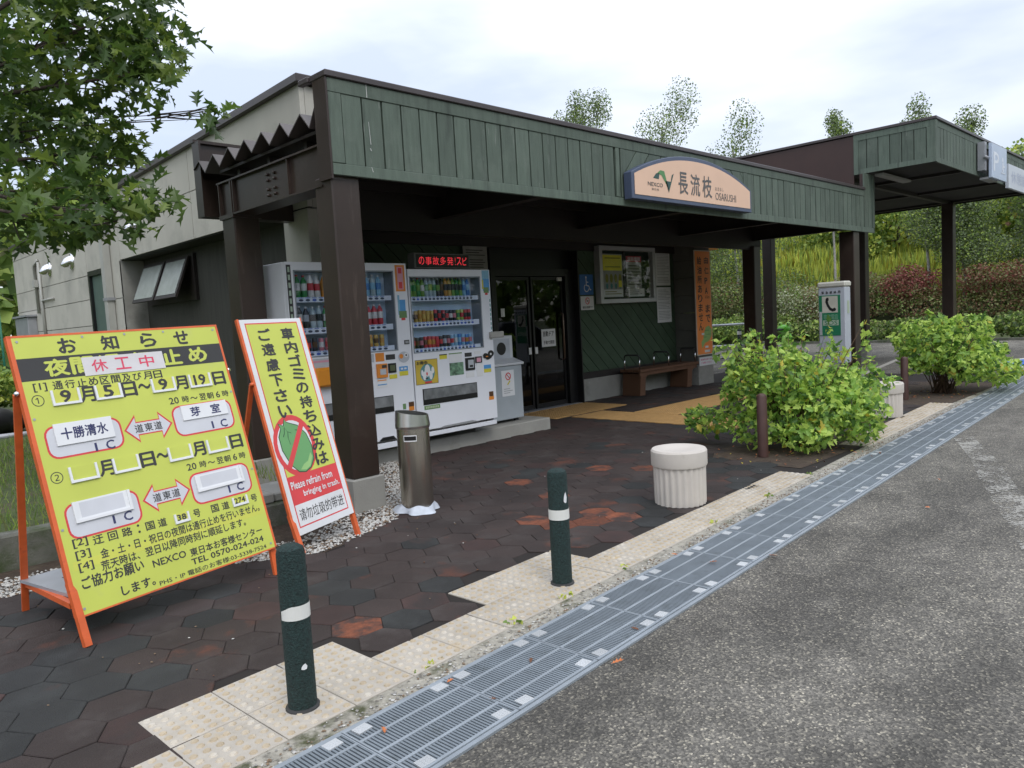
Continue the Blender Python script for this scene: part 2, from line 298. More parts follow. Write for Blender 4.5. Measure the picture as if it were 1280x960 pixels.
F = np.array([[j*nx+i, j*nx+i+1, (j+1)*nx+i+1, (j+1)*nx+i] for j in range(len(gy)-1) for i in range(nx-1)])
np_obj('ground', V, F, np.zeros(len(F)), [GRASSM], smooth=True, kind='structure')
mb = MB(); mb.add([(-60, -34, -.012), (27.4, -34, -.012), (27.4, 13.5, -.012), (20, 15.2, -.012), (13.6, 15.2, -.012), (13.6, 5, -.012), (3, 4, -.012), (-60, -1.3, -.012)], [list(range(8))])
mb.build('road', A, kind='structure')
PB = MB(); PB.add([(-6, 2.2, -.008), (3, 2.5, -.008), (16, 3.1, -.008), (16, 9, -.008), (3.4, 9, -.008), (3.4, 4.9, -.008), (2.6, 4.62, -.008), (.9, 5.6, -.008), (-6, 6.3, -.008)], [list(range(9))])
pave = PB.build('pavement', mat('paving joint', (.018, .014, .012), 1, var=.2), kind='structure')
# --- tiles along the drain
c0 = Vector((.92, 2.825, 0))
def L2W(s, t): return (c0.x+s*sx-t*sy, c0.y+s*sy+t*sx)
def dome_tile(w, n, r, h, mats, name):
    b = MB(); e = w/2-.002; bv = .004
    b.add([(-e, -e, -.03), (e, -e, -.03), (e, e, -.03), (-e, e, -.03), (-e, -e, -.003), (e, -e, -.003), (e, e, -.003), (-e, e, -.003), (-e+bv, -e+bv, 0), (e-bv, -e+bv, 0), (e-bv, e-bv, 0), (-e+bv, e-bv, 0)],
          [(0, 1, 5, 4), (1, 2, 6, 5), (2, 3, 7, 6), (3, 0, 4, 7), (4, 5, 9, 8), (5, 6, 10, 9), (6, 7, 11, 10), (7, 4, 8, 11), (8, 9, 10, 11)], 0)
    for i in range(n):
        for j in range(n):
            cx, cy = -e+(i+.5)*2*e/n, -e+(j+.5)*2*e/n; k = 7; V = []
            for rr, z in ((r, 0), (r*.72, h)): V += [(cx+rr*math.cos(2*math.pi*q/k), cy+rr*math.sin(2*math.pi*q/k), z) for q in range(k)]
            b.add(V, [(q, (q+1) % k, k+(q+1) % k, k+q) for q in range(k)]+[list(range(k, 2*k))], 1)
    return b.mesh(name, mats)
tm = dome_tile(.305, 6, .0165, .005, [TACT, TACTD], 'tactile_tile')
rz = math.atan(.0515); PT = .305
cells = [(i, 1) for i in (0, 1, 2)]+[(i, 0) for i in range(-4, 60)]+[(i, 1) for i in (5.5, 6.5, 7.5)]
for i, j in cells:
    s = (i+.5)*PT; xx = .92+s
    if j == 0 and (6.55 < xx < 8.05 or xx > 11.7): continue
    x, y = L2W(s, (j-.5)*PT+(.0 if j else 0))
    obj('tactile_tile', tm, pave, (x, y, random.uniform(-.001, .0015)), (random.uniform(-.004, .004), random.uniform(-.004, .004), rz+random.uniform(-.006, .006)))
ty = dome_tile(.30, 6, .016, .005, [TACTY, TACTYD], 'tactile_tile_ochre')
ycells = [(8.35+i*.3, 7.6+j*.3) for i in range(6) for j in range(3)]+[(8.6+i*.25, 4.8+j*.3) for i in range(3) for j in range(9)]+[(9.4+i*.3, 6.15+j*.25) for i in range(17) for j in range(3)]
for x, y in ycells: obj('tactile_tile', ty, pave, (x, y, .004), (0, 0, 0), scale=(.84 if y < 7.4 and x < 9.2 else 1, .84 if x > 9.3 and y < 7.4 else 1, 1))
def in_yellow(x, y): return any(abs(x-a) < .2 and abs(y-b) < .2 for a, b in ycells)
# --- hexagonal rubber pavers
R_ = .146; FL = R_*math.sqrt(3)
def gravel_edge(x):
    P = [(-6, 6.1), (0, 5.75), (.87, 5.38), (1.19, 5.36), (2.23, 4.70), (2.55, 4.53), (3.13, 4.70), (3.39, 4.81), (4.05, 5.5), (4.5, 6.15), (5.0, 6.8), (7.5, 6.8), (7.52, 8.4), (20, 8.4)]
    return float(np.interp(x, [p[0] for p in P], [p[1] for p in P]))
hexes = []
for i in range(-16, 70):
    for j in range(0, 36):
        x = .9+i*R_*1.5; y = 2.6+(j+.5*(i % 2))*FL
        t = y-(2.825+.0515*(x-.92)); up = (x < 1.87) or (2.58 < x < 3.55)
        if t < (.305 if up and x > .9 else .0)+.02: continue
        if x < .9 and t < .02: continue
        if y > gravel_edge(x)+.03: continue
        if in_yellow(x, y) or (6.6 < x < 8.6 and 2.7 < y < 4.0) or (x > 11.2 and y < 4.3) or (x > 13 and y > 7.9) or x > 14.6: continue
        hexes.append((x, y))
hexes.sort(key=lambda p: p[0]**2+p[1]**2)
ORH = [(2.05, 3.15), (4.43, 3.55), (4.48, 3.26), (4.75, 4.88), (4.59, 4.15), (6.02, 4.23), (5.64, 4.51), (3.93, 3.89), (4.05, 3.52)]
GRH = [(.93, 4.89), (.89, 3.71), (.75, 3.54), (.96, 3.74), (.67, 3.86), (2.29, 3.86), (2.29, 3.53), (.6, 3.63), (2.77, 3.3), (4.91, 4.93), (.6, 4.9), (2.45, 3.95)]
def hexv(sc=1.0, z0=-.02, z1=0):
    a = [(math.cos(math.pi/3*k)*(R_-.0016), math.sin(math.pi/3*k)*(R_-.0016)) for k in range(6)]; b = [(x*.975, y*.975) for x, y in a]
    return [(x, y, z0) for x, y in a]+[(x, y, z1-.003) for x, y in a]+[(x, y, z1) for x, y in b]
HF = [(k, (k+1) % 6, 6+(k+1) % 6, 6+k) for k in range(6)]+[(6+k, 6+(k+1) % 6, 12+(k+1) % 6, 12+k) for k in range(6)]+[tuple(range(12, 18))]
hm = [MB().add(hexv(), HF).mesh('hex_paver', q) for q in (HEXB, HEXG, HEXR, HEXO)]
far = MB(); cnt = 0
for x, y in hexes:
    k = 0; q = random.random()
    if y > 6.35 and x < 8.3: k = 2
    elif q < .12: k = 1
    elif q < .17: k = 2
    elif q < .18 and x > 3.6: k = 3
    if any(math.hypot(x-a, y-b) < .14 for a, b in ORH): k = 3
    elif any(math.hypot(x-a, y-b) < .14 for a, b in GRH): k = 1
    z = random.uniform(-.0035, .001)
    if cnt < 290 and x > -.2: obj('paver', hm[k], pave, (x, y, z), (random.uniform(-.006, .006), random.uniform(-.006, .006), random.uniform(-.02, .02))); cnt += 1
    else: far.add([(a+x, b+y, c+z) for a, b, c in hexv()], HF, k)
far.build('paver_field', [HEXB, HEXG, HEXR, HEXO], pave, kind='stuff')
# --- concrete strip, drain and gratings
F0 = 2.345
def drain_pt(x, t): return (x, F0+.0515*x+t)
mb = MB(); N = 60
for i in range(N):
    xa, xb = -4+i*.4, -4+(i+1)*.4
    ja, jb = random.uniform(0, .01), random.uniform(0, .01)
    pts = [drain_pt(xa, .0), drain_pt(xb, .0), drain_pt(xb, .17), drain_pt(xa, .17)]
    mb.add([(p[0], p[1], -.006) for p in pts], [(0, 1, 2, 3)])
mb.build('kerb_strip', mat('gritty concrete', (.33, .31, .26), .95, var=.3, scale=18, bump=1, bscale=60, spot=[((.07, .075, .035), 5, .54, .66), ((.13, .12, .10), 26, .55, .66)]), kind='structure')
# loose grit along the strip and by the tiles
def stones(name, pts, r0, r1, mats, parent=None, **kw):
    n = len(pts); oc = np.array([(1, 0, 0), (0, 1, 0), (-1, 0, 0), (0, -1, 0), (0, 0, 1), (0, 0, -1)], float)
    fc = np.array([(0, 1, 4), (1, 2, 4), (2, 3, 4), (3, 0, 4), (1, 0, 5), (2, 1, 5), (3, 2, 5), (0, 3, 5)])
    sc = rng.uniform(r0, r1, (n, 1, 1))*rng.uniform(.6, 1.4, (n, 6, 1))*np.array([1, 1, .6]); a = rng.uniform(0, 6.28, n); c, s = np.cos(a), np.sin(a)
    V = oc[None]*sc; V = np.stack([V[..., 0]*c[:, None]-V[..., 1]*s[:, None], V[..., 0]*s[:, None]+V[..., 1]*c[:, None], V[..., 2]], 2)+np.array(pts)[:, None, :]
    Fs = (fc[None]+(np.arange(n)*6)[:, None, None]).reshape(-1, 3)
    return np_obj(name, V.reshape(-1, 3), Fs, np.repeat(rng.integers(0, len(mats), n), 8), mats, parent, **kw)
G1 = mat('pale gravel', (.50, .49, .46), .9, var=.2, scale=30); G2 = mat('grey gravel', (.27, .26, .24), .9, var=.2, scale=30); G3 = mat('brown gravel', (.20, .14, .09), .9, var=.2, scale=30)
pts = [(*drain_pt(x, t), -.002) for x, t in zip(rng.uniform(-.5, 12, 2600), np.abs(rng.normal(0, .05, 2600))+.01)]
stones('strip_grit', pts, .003, .009, [G1, G2, G3, G2], kind='stuff', label='loose grit along the edge of the steel drain', cat='grit')
DR = MB()
for i in range(50):
    xa, xb = -4+i*.5, -4+(i+1)*.5
    for t0, t1, z0, z1 in ((-.455, -.435, -.12, -.002), (0.0, .012, -.12, .0)):
        p = [drain_pt(xa, t0), drain_pt(xb, t0), drain_pt(xb, t1), drain_pt(xa, t1)]
        DR.add([(a, b, z0) for a, b in p]+[(a, b, z1) for a, b in p], [(4, 5, 6, 7), (0, 1, 5, 4), (2, 3, 7, 6)])
    p = [drain_pt(xa, -.45), drain_pt(xb, -.45), drain_pt(xb, .01), drain_pt(xa, .01)]
    DR.add([(a, b, -.0115) for a, b in p], [(0, 1, 2, 3)], 1)
drain = DR.build('drain_channel', [GALVL, mat('drain dark', (.03, .033, .035), 1)], kind='structure')
LG, WG = .519, .43
g = MB(); nb = 34
for k in range(nb):
    x = -LG/2+.008+k*(LG-.016)/(nb-1); g.box(x-.0043, x+.0043, .012, WG-.012, -.009, 0)
g2 = MB()
for t in (.0, .10, .205, .315, WG-.014): g2.box(-LG/2+.003, LG/2-.003, t, t+.014, -.010, .0018)
g2.box(-LG/2+.002, -LG/2+.008, 0, WG, -.010, .0016); g2.box(LG/2-.008, LG/2-.002, 0, WG, -.010, .0016)
gme, gm2 = g.mesh('grating', GALV), g2.mesh('frame_bar', GALVL)
rf = MB(); rf.box(-.032, .032, -.024, .024, -.004, .0035)
for i in range(4):
    for j in range(3): rf.box(-.026+i*.0145, -.018+i*.0145, -.017+j*.0125, -.0095+j*.0125, .003, .0048)
rme = rf.mesh('anti_slip_plate', mat('pale steel plate', (.52, .54, .55), .45, .3, var=.1, rnd=.12)); rmd = rf.mesh('anti_slip_plate', mat('lifted plate', (.42, .43, .44), .6, .3))
for i in range(-4, 34):
    x = 1.93+LG*(i+.5); p = drain_pt(x, -WG-.002)
    o = obj('grating', gme, drain, (p[0], p[1], random.uniform(-.001, .001)), (0, 0, rz)); obj('frame_bar', gm2, o)
    for dx in (-1, 1):
        for dy in (.035, WG-.04):
            if random.random() < .06: continue
            obj('anti_slip_plate', rme, o, (dx*(LG/2-.065)+random.uniform(-.004, .004), dy, .0), (0, 0, random.uniform(-.12, .12)))
# --- white worn mark, blue bay mark, kerbs of the far side
mb = MB(); mb.add([(8.9, 2.37, -.008), (8.98, 2.20, -.008), (7.86, 1.74, -.008), (6.2, 1.16, -.008), (5.2, .85, -.008), (5.1, 1.0, -.008), (5.9, 1.28, -.008), (6.84, 1.62, -.008), (7.84, 1.95, -.008)], [list(range(9))]); mb.build('road_marking', PAINTW, kind='structure')
mb = MB(); BL = mat('blue road paint', (.05, .16, .5), .7, var=.2)
mb.add([(17.3, 3.6, -.008), (18.3, 3.0, -.008), (20.5, 3.6, -.008), (19.2, 4.3, -.008)], [(0, 1, 2, 3)], 0); mb.add([(17.7, 3.55, -.004), (18.4, 3.2, -.004), (20.0, 3.65, -.004), (19.1, 4.05, -.004)], [(0, 1, 2, 3)], 1)
mb.build('bay_marking', [mat('white road paint', (.6, .6, .58), .8, var=.15), BL], kind='structure')
mb = MB(); mb.box(27.3, 27.45, 2, 13.6, -.05, .07); mb.box(13.6, 27.3, 13.5, 13.7, -.05, .12); mb.build('far_kerb', CONCD, kind='structure')
mb = MB(); mb.add([(15.5, 7.9, -.006), (26, 12.2, -.006), (26, 12.45, -.006), (15.3, 8.1, -.006)], [(0, 1, 2, 3)]); mb.add([(14.8, 5.6, -.006), (23.8, 7.0, -.006), (23.9, 7.15, -.006), (14.8, 5.72, -.006)], [(0, 1, 2, 3)])
mb.build('pavement_lines', mat('pale edging', (.42, .40, .36), .9, var=.15), kind='structure')
mb = MB(); mb.add([(6.62, 3.0, -.003), (8.1, 2.95, -.003), (9.0, 3.3, -.003), (9.0, 4.2, -.003), (7.6, 4.4, -.003), (6.6, 3.9, -.003)], [list(range(6))]); mb.add([(11.3, 3.1, -.003), (14.5, 3.1, -.003), (14.5, 4.6, -.003), (11.3, 4.6, -.003)], [(0, 1, 2, 3)])
mb.build('planting_bed', SOIL, kind='structure')
# --- gravel strip, kerb block and grass on the left
mb = MB(); mb.add([(-6, 6.25, -.004), (-6, 5.7, -.004), (0, 5.6, -.004), (.87, 5.34, -.004), (1.19, 5.32, -.004), (2.23, 4.66, -.004), (2.55, 4.5, -.004), (3.13, 4.66, -.004), (3.39, 4.77, -.004), (4.05, 5.45, -.004), (4.5, 6.1, -.004), (5.0, 6.75, -.004), (5.2, 7.4, -.004), (2.4, 7.5, -.004), (2.3, 6.2, -.004)], [list(range(15))])
mb.build('gravel_bed', SOIL, kind='structure')
pts = []
while len(pts) < 9000:
    x, y = random.uniform(-1, 4.9), random.uniform(4.4, 7)
    e = gravel_edge(x)
    if y > e-.01 and y < e+.42+.5*max(0, x-2.9) and not (x < 2.3 and y > 6.1):
        if random.random() < .5 or y-e < .25: pts.append((x, y, .0+random.uniform(-.004, .006)))
stones('gravel', pts, .006, .016, [G1, G1, G2, G1, G3], kind='stuff', label='white gravel strip between the paving and the posts', cat='gravel')
mb = MB(); mb.box(-6, 2.28, 6.0, 6.16, -.03, .24); mb.build('kerb', CONCD, kind='structure', bevel=.015)
mb = MB(); mb.add([(-30, 6.16, .19), (2.28, 6.16, .19), (2.4, 7.9, .16), (4.3, 8.0, .12), (4.3, 21, .1), (-30, 30, .1)], [list(range(6))]); mb.add([(2.28, 6.16, .19), (2.28, 6.16, -.03), (2.4, 7.9, -.03), (4.3, 8, -.03), (4.3, 8, .12), (2.4, 7.9, .16)], [(0, 1, 2, 5), (5, 2, 3, 4)]); mb.build('lawn', GRASSM, kind='structure')

# ================================================================ foliage helpers
def rand_rot(n, up=.8, out=None, ow=.0):
    nr = rng.normal(0, 1, (n, 3))*(1-up)+np.array([0, 0, 1])*up*rng.choice([1, .7, .4], (n, 1))
    if out is not None: nr += out*ow
    nr /= np.linalg.norm(nr, axis=1, keepdims=True)+1e-9
    t = rng.normal(0, 1, (n, 3)); t -= (t*nr).sum(1, keepdims=True)*nr; t /= np.linalg.norm(t, axis=1, keepdims=True)+1e-9
    return np.stack([np.cross(t, nr), t, nr], 2)        # columns x, y, z
def scatter(name, tv, tf, pos, rot, sc, matidx, mats, parent=None, **kw):
    n = len(pos); tv = np.array(tv, float); tf = np.array(tf)
    V = np.einsum('nij,kj->nki', rot, tv)*np.asarray(sc)[:, None, None]+np.asarray(pos)[:, None, :]
    Fs = (tf[None]+(np.arange(n)*len(tv))[:, None, None]).reshape(-1, tf.shape[1])
    return np_obj(name, V.reshape(-1, 3), Fs, np.repeat(matidx, len(tf)), mats, parent, **kw)
# lobed leaf: midrib + lobed outline each side, triangulated to the midrib
def leaf_template(out, fold=.25):
    mid = [(0, y) for y in np.linspace(0, 1, len(out))]; V = []; Fs = []
    for side in (1, -1):
        o = len(V); V += [(0, y, 0) for _, y in mid]+[(side*x, y, abs(x)*fold) for x, y in out]; k = len(out)
        for i in range(k-1):
            a = [(o+i, o+i+1, o+k+i+1), (o+i, o+k+i+1, o+k+i)]
            Fs += a if side < 0 else [t[::-1] for t in a]
    return V, Fs
OAK = leaf_template([(.02, 0), (.05, .14), (.22, .24), (.08, .31), (.34, .52), (.09, .55), (.28, .82), (.08, .80), (.0, 1.0)], .38)
OAK = ([(x, y, z-.32*y*y) for x, y, z in OAK[0]], OAK[1])
MAPLE = leaf_template([(.02, 0), (.20, .06), (.36, .16), (.24, .30), (.40, .55), (.20, .55), (.17, .80), (.0, 1.1)], .3)
QUADL = ([(0, 0, 0), (.5, .45, .08), (0, 1, 0), (-.5, .45, .08)], [(0, 1, 2), (0, 2, 3)])
def blob_points(blobs, n, shell=.35):
    """points in a union of ellipsoids (cx,cy,cz,rx,ry,rz), denser near the surface"""
    w = np.array([b[3]*b[4]*b[5] for b in blobs])**.67; w /= w.sum(); idx = rng.choice(len(blobs), n, p=w)
    d = rng.normal(0, 1, (n, 3)); d /= np.linalg.norm(d, axis=1, keepdims=True); r = rng.uniform(shell, 1, (n, 1))**.6
    B = np.array(blobs)[idx]; return B[:, :3]+d*r*B[:, 3:], d
def tree(name, label, cat, base, height, blobs, nleaf, leaf, mats, weights, trunk_r=.12, bark=BARK, group=None, limbs=6, up=.3, lean=(0, 0)):
    t = thing(name, label, cat, base, group)
    b = MB(); top = Vector(base)+Vector((lean[0], lean[1], height*.8)); q = [Vector(base)+(top-Vector(base))*k/5+Vector((random.uniform(-.06, .06)*height*.2, random.uniform(-.06, .06)*height*.2, 0)) for k in range(6)]; q[0] = Vector(base)-Vector((0, 0, .2))
    b.tube(q, trunk_r, 8, r1=trunk_r*.25); b.build('trunk', bark, t)
    b = MB()
    for i in range(limbs):
        a = q[2+i % 3].lerp(q[3+i % 3], random.random()); e = Vector(blobs[i % len(blobs)][:3]); mid = a.lerp(e, .5)+Vector((0, 0, .1*height*.2)); b.tube([a, mid, e], trunk_r*.4, 5, r1=trunk_r*.08)
    b.build('limbs', bark, t)
    p, d = blob_points(blobs, nleaf, .05); rot = rand_rot(nleaf, up, d, .3)
    o = scatter('crown', *QUADL, p-np.array(base), rot, rng.uniform(.6, 1.3, nleaf)*leaf, rng.choice(len(mats), nleaf, p=weights), mats, t, kind=None)
    return t
def fm(name, c, var=.25): return mat(name, c, .65, var=var, scale=1.5)
FG = [fm('far foliage deep', (.055, .095, .026)), fm('far foliage mid', (.14, .225, .045)), fm('far foliage light', (.28, .37, .075)), fm('far foliage yellow', (.34, .30, .04)), fm('far foliage red', (.24, .07, .06)), fm('far foliage rust', (.20, .11, .06)), fm('far foliage olive', (.21, .22, .09)), fm('far foliage cream', (.42, .45, .30)), fm('far foliage lime', (.50, .55, .10)), fm('birch foliage', (.13, .17, .085))]
for q in FG: translucent(q, .25, 1.4)
# ================================================================ CANOPY OVER THE VENDING MACHINES
def clip(poly, a, b, c):      # keep a*x+b*y<=c
    o = []
    for i in range(len(poly)):
        p, q = poly[i], poly[(i+1) % len(poly)]; dp, dq = a*p[0]+b*p[1]-c, a*q[0]+b*q[1]-c
        if dp <= 0: o.append(p)
        if dp*dq < 0: t = dp/(dp-dq); o.append((p[0]+(q[0]-p[0])*t, p[1]+(q[1]-p[1])*t))
    return o
def diag_boards(x0, x1, z0, z1, ang, w, y, th, parent, mt, name='board', gap=.012):
    c, s = math.cos(ang), math.sin(ang); nxv = (-s, c); L = []
    ds = [nxv[0]*x+nxv[1]*z for x in (x0, x1) for z in (z0, z1)]; k = math.floor(min(ds)/w)
    while k*w < max(ds):
        P = [(x0, z0), (x1, z0), (x1, z1), (x0, z1)]; P = clip(P, -nxv[0], -nxv[1], -(k*w+gap/2)); P = clip(P, nxv[0], nxv[1], (k+1)*w-gap/2) if P else P
        if len(P) >= 3:
            area = abs(sum(P[i][0]*P[(i+1) % len(P)][1]-P[(i+1) % len(P)][0]*P[i][1] for i in range(len(P))))/2
            if area > .002: MB().prism([(x, y+th, z) for x, z in P][::-1], (0, -th+random.uniform(-.002, .002), 0)).build(name, mt, parent)
        k += 1
can = thing('entrance_canopy', 'long flat entrance canopy with green boarded fascia on brown steel posts over the vending machines', 'canopy', (3.3, 5.2, 0))
Z0, Z1 = 2.71, 3.50; Y0 = 5.2
mb = MB(); mb.box(3.28, 14.30, Y0-.03, Y0+.20, 3.455, Z1+.005); mb.box(3.26, 3.31, Y0+.2, 5.55, 3.455, Z1); mb.build('cap', CAP, can, bevel=.006)
mb = MB(); mb.box(3.305, 14.28, Y0-.012, Y0+.02, 3.345, 3.452); mb.build('top_trim', GREEN, can, bevel=.004)
mb = MB(); mb.box(3.305, 14.76, Y0-.012, Y0+.02, Z0, 2.80); mb.build('bottom_trim', GREEN, can, bevel=.004)
mb = MB(); mb.box(3.305, 3.42, Y0-.014, Y0+.02, 2.803, 3.342); mb.build('upright_trim', GREEN, can, bevel=.004)
for a_, c_ in ((6.955, 7.02), (7.045, 7.11), (9.86, 9.97)): MB().box(a_, c_, Y0-.014, Y0+.02, 2.803, 3.342).build('upright_trim', GREEN, can, bevel=.004)
mb = MB()
for z0, z1, w in ((3.35, 3.46, .004), (2.98, 3.16, .003), (2.93, 2.95, .005), (2.76, 2.80, .004)): mb.add([(3.665-w+(3.4-z0)*.02, Y0-.0145, z0), (3.665+w+(3.4-z0)*.02, Y0-.0145, z0), (3.665+w*.6, Y0-.0145, z1), (3.665-w*.6, Y0-.0145, z1)], [(0, 1, 2, 3)])
mb.build('pale_drip_mark', mat('pale drip', (.45, .46, .44), .8), can)
mb = MB(); mb.box(3.32, 14.74, Y0+.021, Y0+.05, 2.72, 3.45); mb.build('backing', BROWND, can)
fb = MB().box(-.0895, .0895, -.004, .02, 2.803, 3.342).mesh('board', GREEN)
for i in range(18): obj('board', fb, can, (.12+.0975+i*.195, random.uniform(-.002, .002), 0))
fb2 = MB().box(-.0845, .0845, -.004, .02, 2.803, 3.342).mesh('board', GREEN)
for i in range(23): obj('board', fb2, can, (9.98-3.3+.0925+i*.1868, random.uniform(-.002, .002), 0))
fb3 = MB().box(-.0865, .0865, -.004, .02, 2.803, 3.76).mesh('board', GREEN)
for i in range(2): obj('board', fb3, can, (14.39-3.3+i*.185, 0, 0))
mb = MB(); mb.box(14.66, 14.76, Y0-.02, Y0+.03, 2.803, 3.76); mb.build('end_trim', GREEN, can)
diag_boards(7.115, 8.485, 2.803, 3.342, math.radians(48), .19, Y0-.006, .02, can, GREEN); diag_boards(8.49, 9.855, 2.803, 3.342, math.radians(-48), .19, Y0-.006, .02, can, GREEN)
# brown return of the fascia, side beam, corrugated deck, rear gutter box
mb = MB(); mb.box(3.285, 3.303, Y0-.012, 5.37, 2.68, 3.452); mb.box(3.303, 3.42, 5.23, 5.37, 2.68, 3.40); mb.build('fascia_return', BROWN, can)
mb = MB(); mb.box(3.335, 3.35, 5.37, 7.28, 2.66, 2.965); mb.box(3.30, 3.52, 5.37, 7.28, 2.645, 2.66); mb.box(3.30, 3.52, 5.37, 7.28, 2.965, 2.98)
for y in (5.9, 6.95): mb.box(3.305, 3.335, y, y+.012, 2.66, 2.965)
mb.build('side_beam', BROWN, can)
mb = MB()
for y in (6.18, 6.30): 
    for z in (2.72, 2.77, 2.85, 2.9): mb.tube([(3.335, y, z), (3.318, y, z)], .014, 6)
mb.build('bolts', BROWN, can)
for x in (6.0, 8.7, 11.4, 14.0):
    mb = MB(); mb.box(x, x+.012, 5.26, 7.7, 2.78, 3.08); mb.box(x-.06, x+.07, 5.26, 7.7, 2.765, 2.78); mb.box(x-.06, x+.07, 5.26, 7.7, 3.08, 3.095); mb.build('cross_beam', BROWND, can)
mb = MB()
for y in (5.75, 6.4, 7.0): mb.box(3.42, 14.3, y, y+.05, 3.0, 3.10)
mb.build('purlins', BROWND, can)
prof = [(7.735, 3.20)]; y = 7.60
while y > 5.5:
    prof += [(y, 3.262), (y-.13, 3.128)]; y -= .334
prof += [(5.37, 3.262)]
mb = MB(); n = len(prof); xs = (3.285, 14.4)
mb.add([(x, a, b) for x in xs for a, b in prof]+[(x, a, b-.012) for x in xs for a, b in prof], [(i, i+1, n+i+1, n+i) for i in range(n-1)]+[(2*n+i+1, 2*n+i, 3*n+i, 3*n+i+1) for i in range(n-1)]+[(i+1, i, 2*n+i, 2*n+i+1) for i in range(n-1)])
mb.build('corrugated_deck', mat('deck paint', (.085, .072, .068), .45, var=.15, scale=3), can)
mb = MB(); mb.box(3.9, 14.4, 5.25, 7.29, 3.275, 3.30); mb.build('roof_sheet', BROWND, can)
mb = MB(); mb.box(4.66, 14.3, 7.20, 7.29, 2.60, 3.10); mb.build('dark_cover_panel', BROWND, can)  # dark panel added over the pale parapet, standing in for shade under the canopy
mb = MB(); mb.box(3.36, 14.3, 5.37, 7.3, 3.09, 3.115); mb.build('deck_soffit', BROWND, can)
mb = MB(); mb.box(3.3, 3.32, 7.60, 7.76, 2.71, 3.46); mb.box(3.32, 4.29, 7.60, 7.62, 2.71, 3.08); mb.box(3.32, 4.29, 7.74, 7.76, 2.71, 3.46); mb.box(3.29, 4.29, 7.70, 7.77, 3.461, 3.49); mb.box(3.32, 4.29, 7.62, 7.74, 2.71, 2.73); mb.build('gutter_box', BROWN, can)
def post(x, y, z1, parent, conc=.27, w=.26):
    b = MB(); b.box(x, x+w, y, y+w, conc, z1); o = b.build('post', BROWN, parent, bevel=.012)
    b = MB(); b.box(x-.025, x+w+.025, y-.025, y+w+.025, -.05, conc+.002); b.build('concrete_footing', CONC, o, bevel=.01)
for x, y in ((3.31, 5.235), (3.31, 6.98), (13.88, 5.235), (13.88, 7.13)): post(x, y, 2.72 if y < 6 else 2.66, can)
mb = MB(); mb.box(3.295, 3.59, 6.965, 7.255, 2.62, 2.66); mb.box(3.30, 3.52, 6.98, 7.0, 2.66, 2.97); mb.box(3.3, 3.58, 7.24, 7.252, 2.66, 2.97); mb.build('post_cap_plate', BROWN, can)
# ================================================================ SECOND CANOPY
c2 = thing('tall_canopy', 'taller square canopy with green boards and brown side panel at the right', 'canopy', (14.5, 4.09, 0))
A0, A1, X2, X3, YF = 3.78, 4.53, 14.5, 21.9, 4.09
mb = MB(); mb.box(X2-.03, X3+.03, YF-.03, YF+.2, A1-.04, A1+.01); mb.box(X2-.03, X2+.15, YF+.2, 10, A1-.04, A1+.01); mb.box(X2, X3, YF+.2, 10, A1-.06, A1-.02); mb.build('cap', CAP, c2, bevel=.006)
mb = MB(); mb.box(X2, X3, YF, YF+.03, A0, A0+.085); mb.box(X2, X3, YF, YF+.03, A1-.15, A1-.042); mb.box(X2-.012, X2+.1, YF-.012, YF+.03, A0, A1-.042); mb.build('front_trim', GREEN, c2)
mb = MB(); mb.box(X2-.012, X2+.02, YF+.031, 5.44, A0, A0+.085); mb.box(X2-.012, X2+.02, YF+.031, 5.44, A1-.15, A1-.042); mb.box(X2-.012, X2+.02, 5.36, 5.44, A0+.087, A1-.152); mb.box(X2-.012, X2+.02, YF+.031, YF+.13, A0+.087, A1-.152); mb.build('side_trim', GREEN, c2)
bd = MB().box(-.085, .085, .004, .03, A0+.087, A1-.152).mesh('board', GREEN)
for i in range(15): obj('board', bd, c2, (.12+.09+i*.187, random.uniform(-.002, .002), 0))
for i in range(20): obj('board', bd, c2, (18.2-14.5+i*.187, random.uniform(-.002, .002), 0))
bd2 = MB().box(-.004, .02, -.092, .092, A0+.087, A1-.152).mesh('board', GREEN)
for i in range(6): obj('board', bd2, c2, (random.uniform(-.002, .002), .235+i*.198, 0))
mb = MB(); mb.box(X2+.025, X3, YF+.04, YF+.07, A0+.02, A1-.06); mb.box(X2+.025, X2+.05, YF+.07, 10, A0+.02, A1-.06); mb.build('backing', BROWND, c2)
mb = MB(); mb.box(X2, X2+.022, 5.445, 10, 3.45, A1-.042); mb.box(X2-.02, X2+.12, 5.28, 5.34, 3.5, A0); mb.build('brown_side_panel', mat('brown panel', (.045, .022, .018), .5, var=.2, scale=2), c2)
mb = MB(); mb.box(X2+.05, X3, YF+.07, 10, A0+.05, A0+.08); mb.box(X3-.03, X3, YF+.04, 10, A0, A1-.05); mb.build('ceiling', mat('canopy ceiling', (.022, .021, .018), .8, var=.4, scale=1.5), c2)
mb = MB()
for x in (16.3, 18.9, 21.4): mb.box(x, x+.1, YF+.08, 10, A0-.0, A0+.05)
for y in (5.7, 7.8): mb.box(X2+.1, X3-.1, y, y+.1, A0-.03, A0+.05)
mb.build('ceiling_beams', BROWND, c2)
mb = MB(); mb.box(14.7, 16.2, 5.0, 5.15, A0-.05, A0-.01); mb.build('strip_lamp', mat('lamp housing', (.35, .35, .33), .6), c2)
for x, y in ((19.55, 9.55), (20.3, 7.38), (21.2, 5.6)): post(x, y, A0-.02, c2)
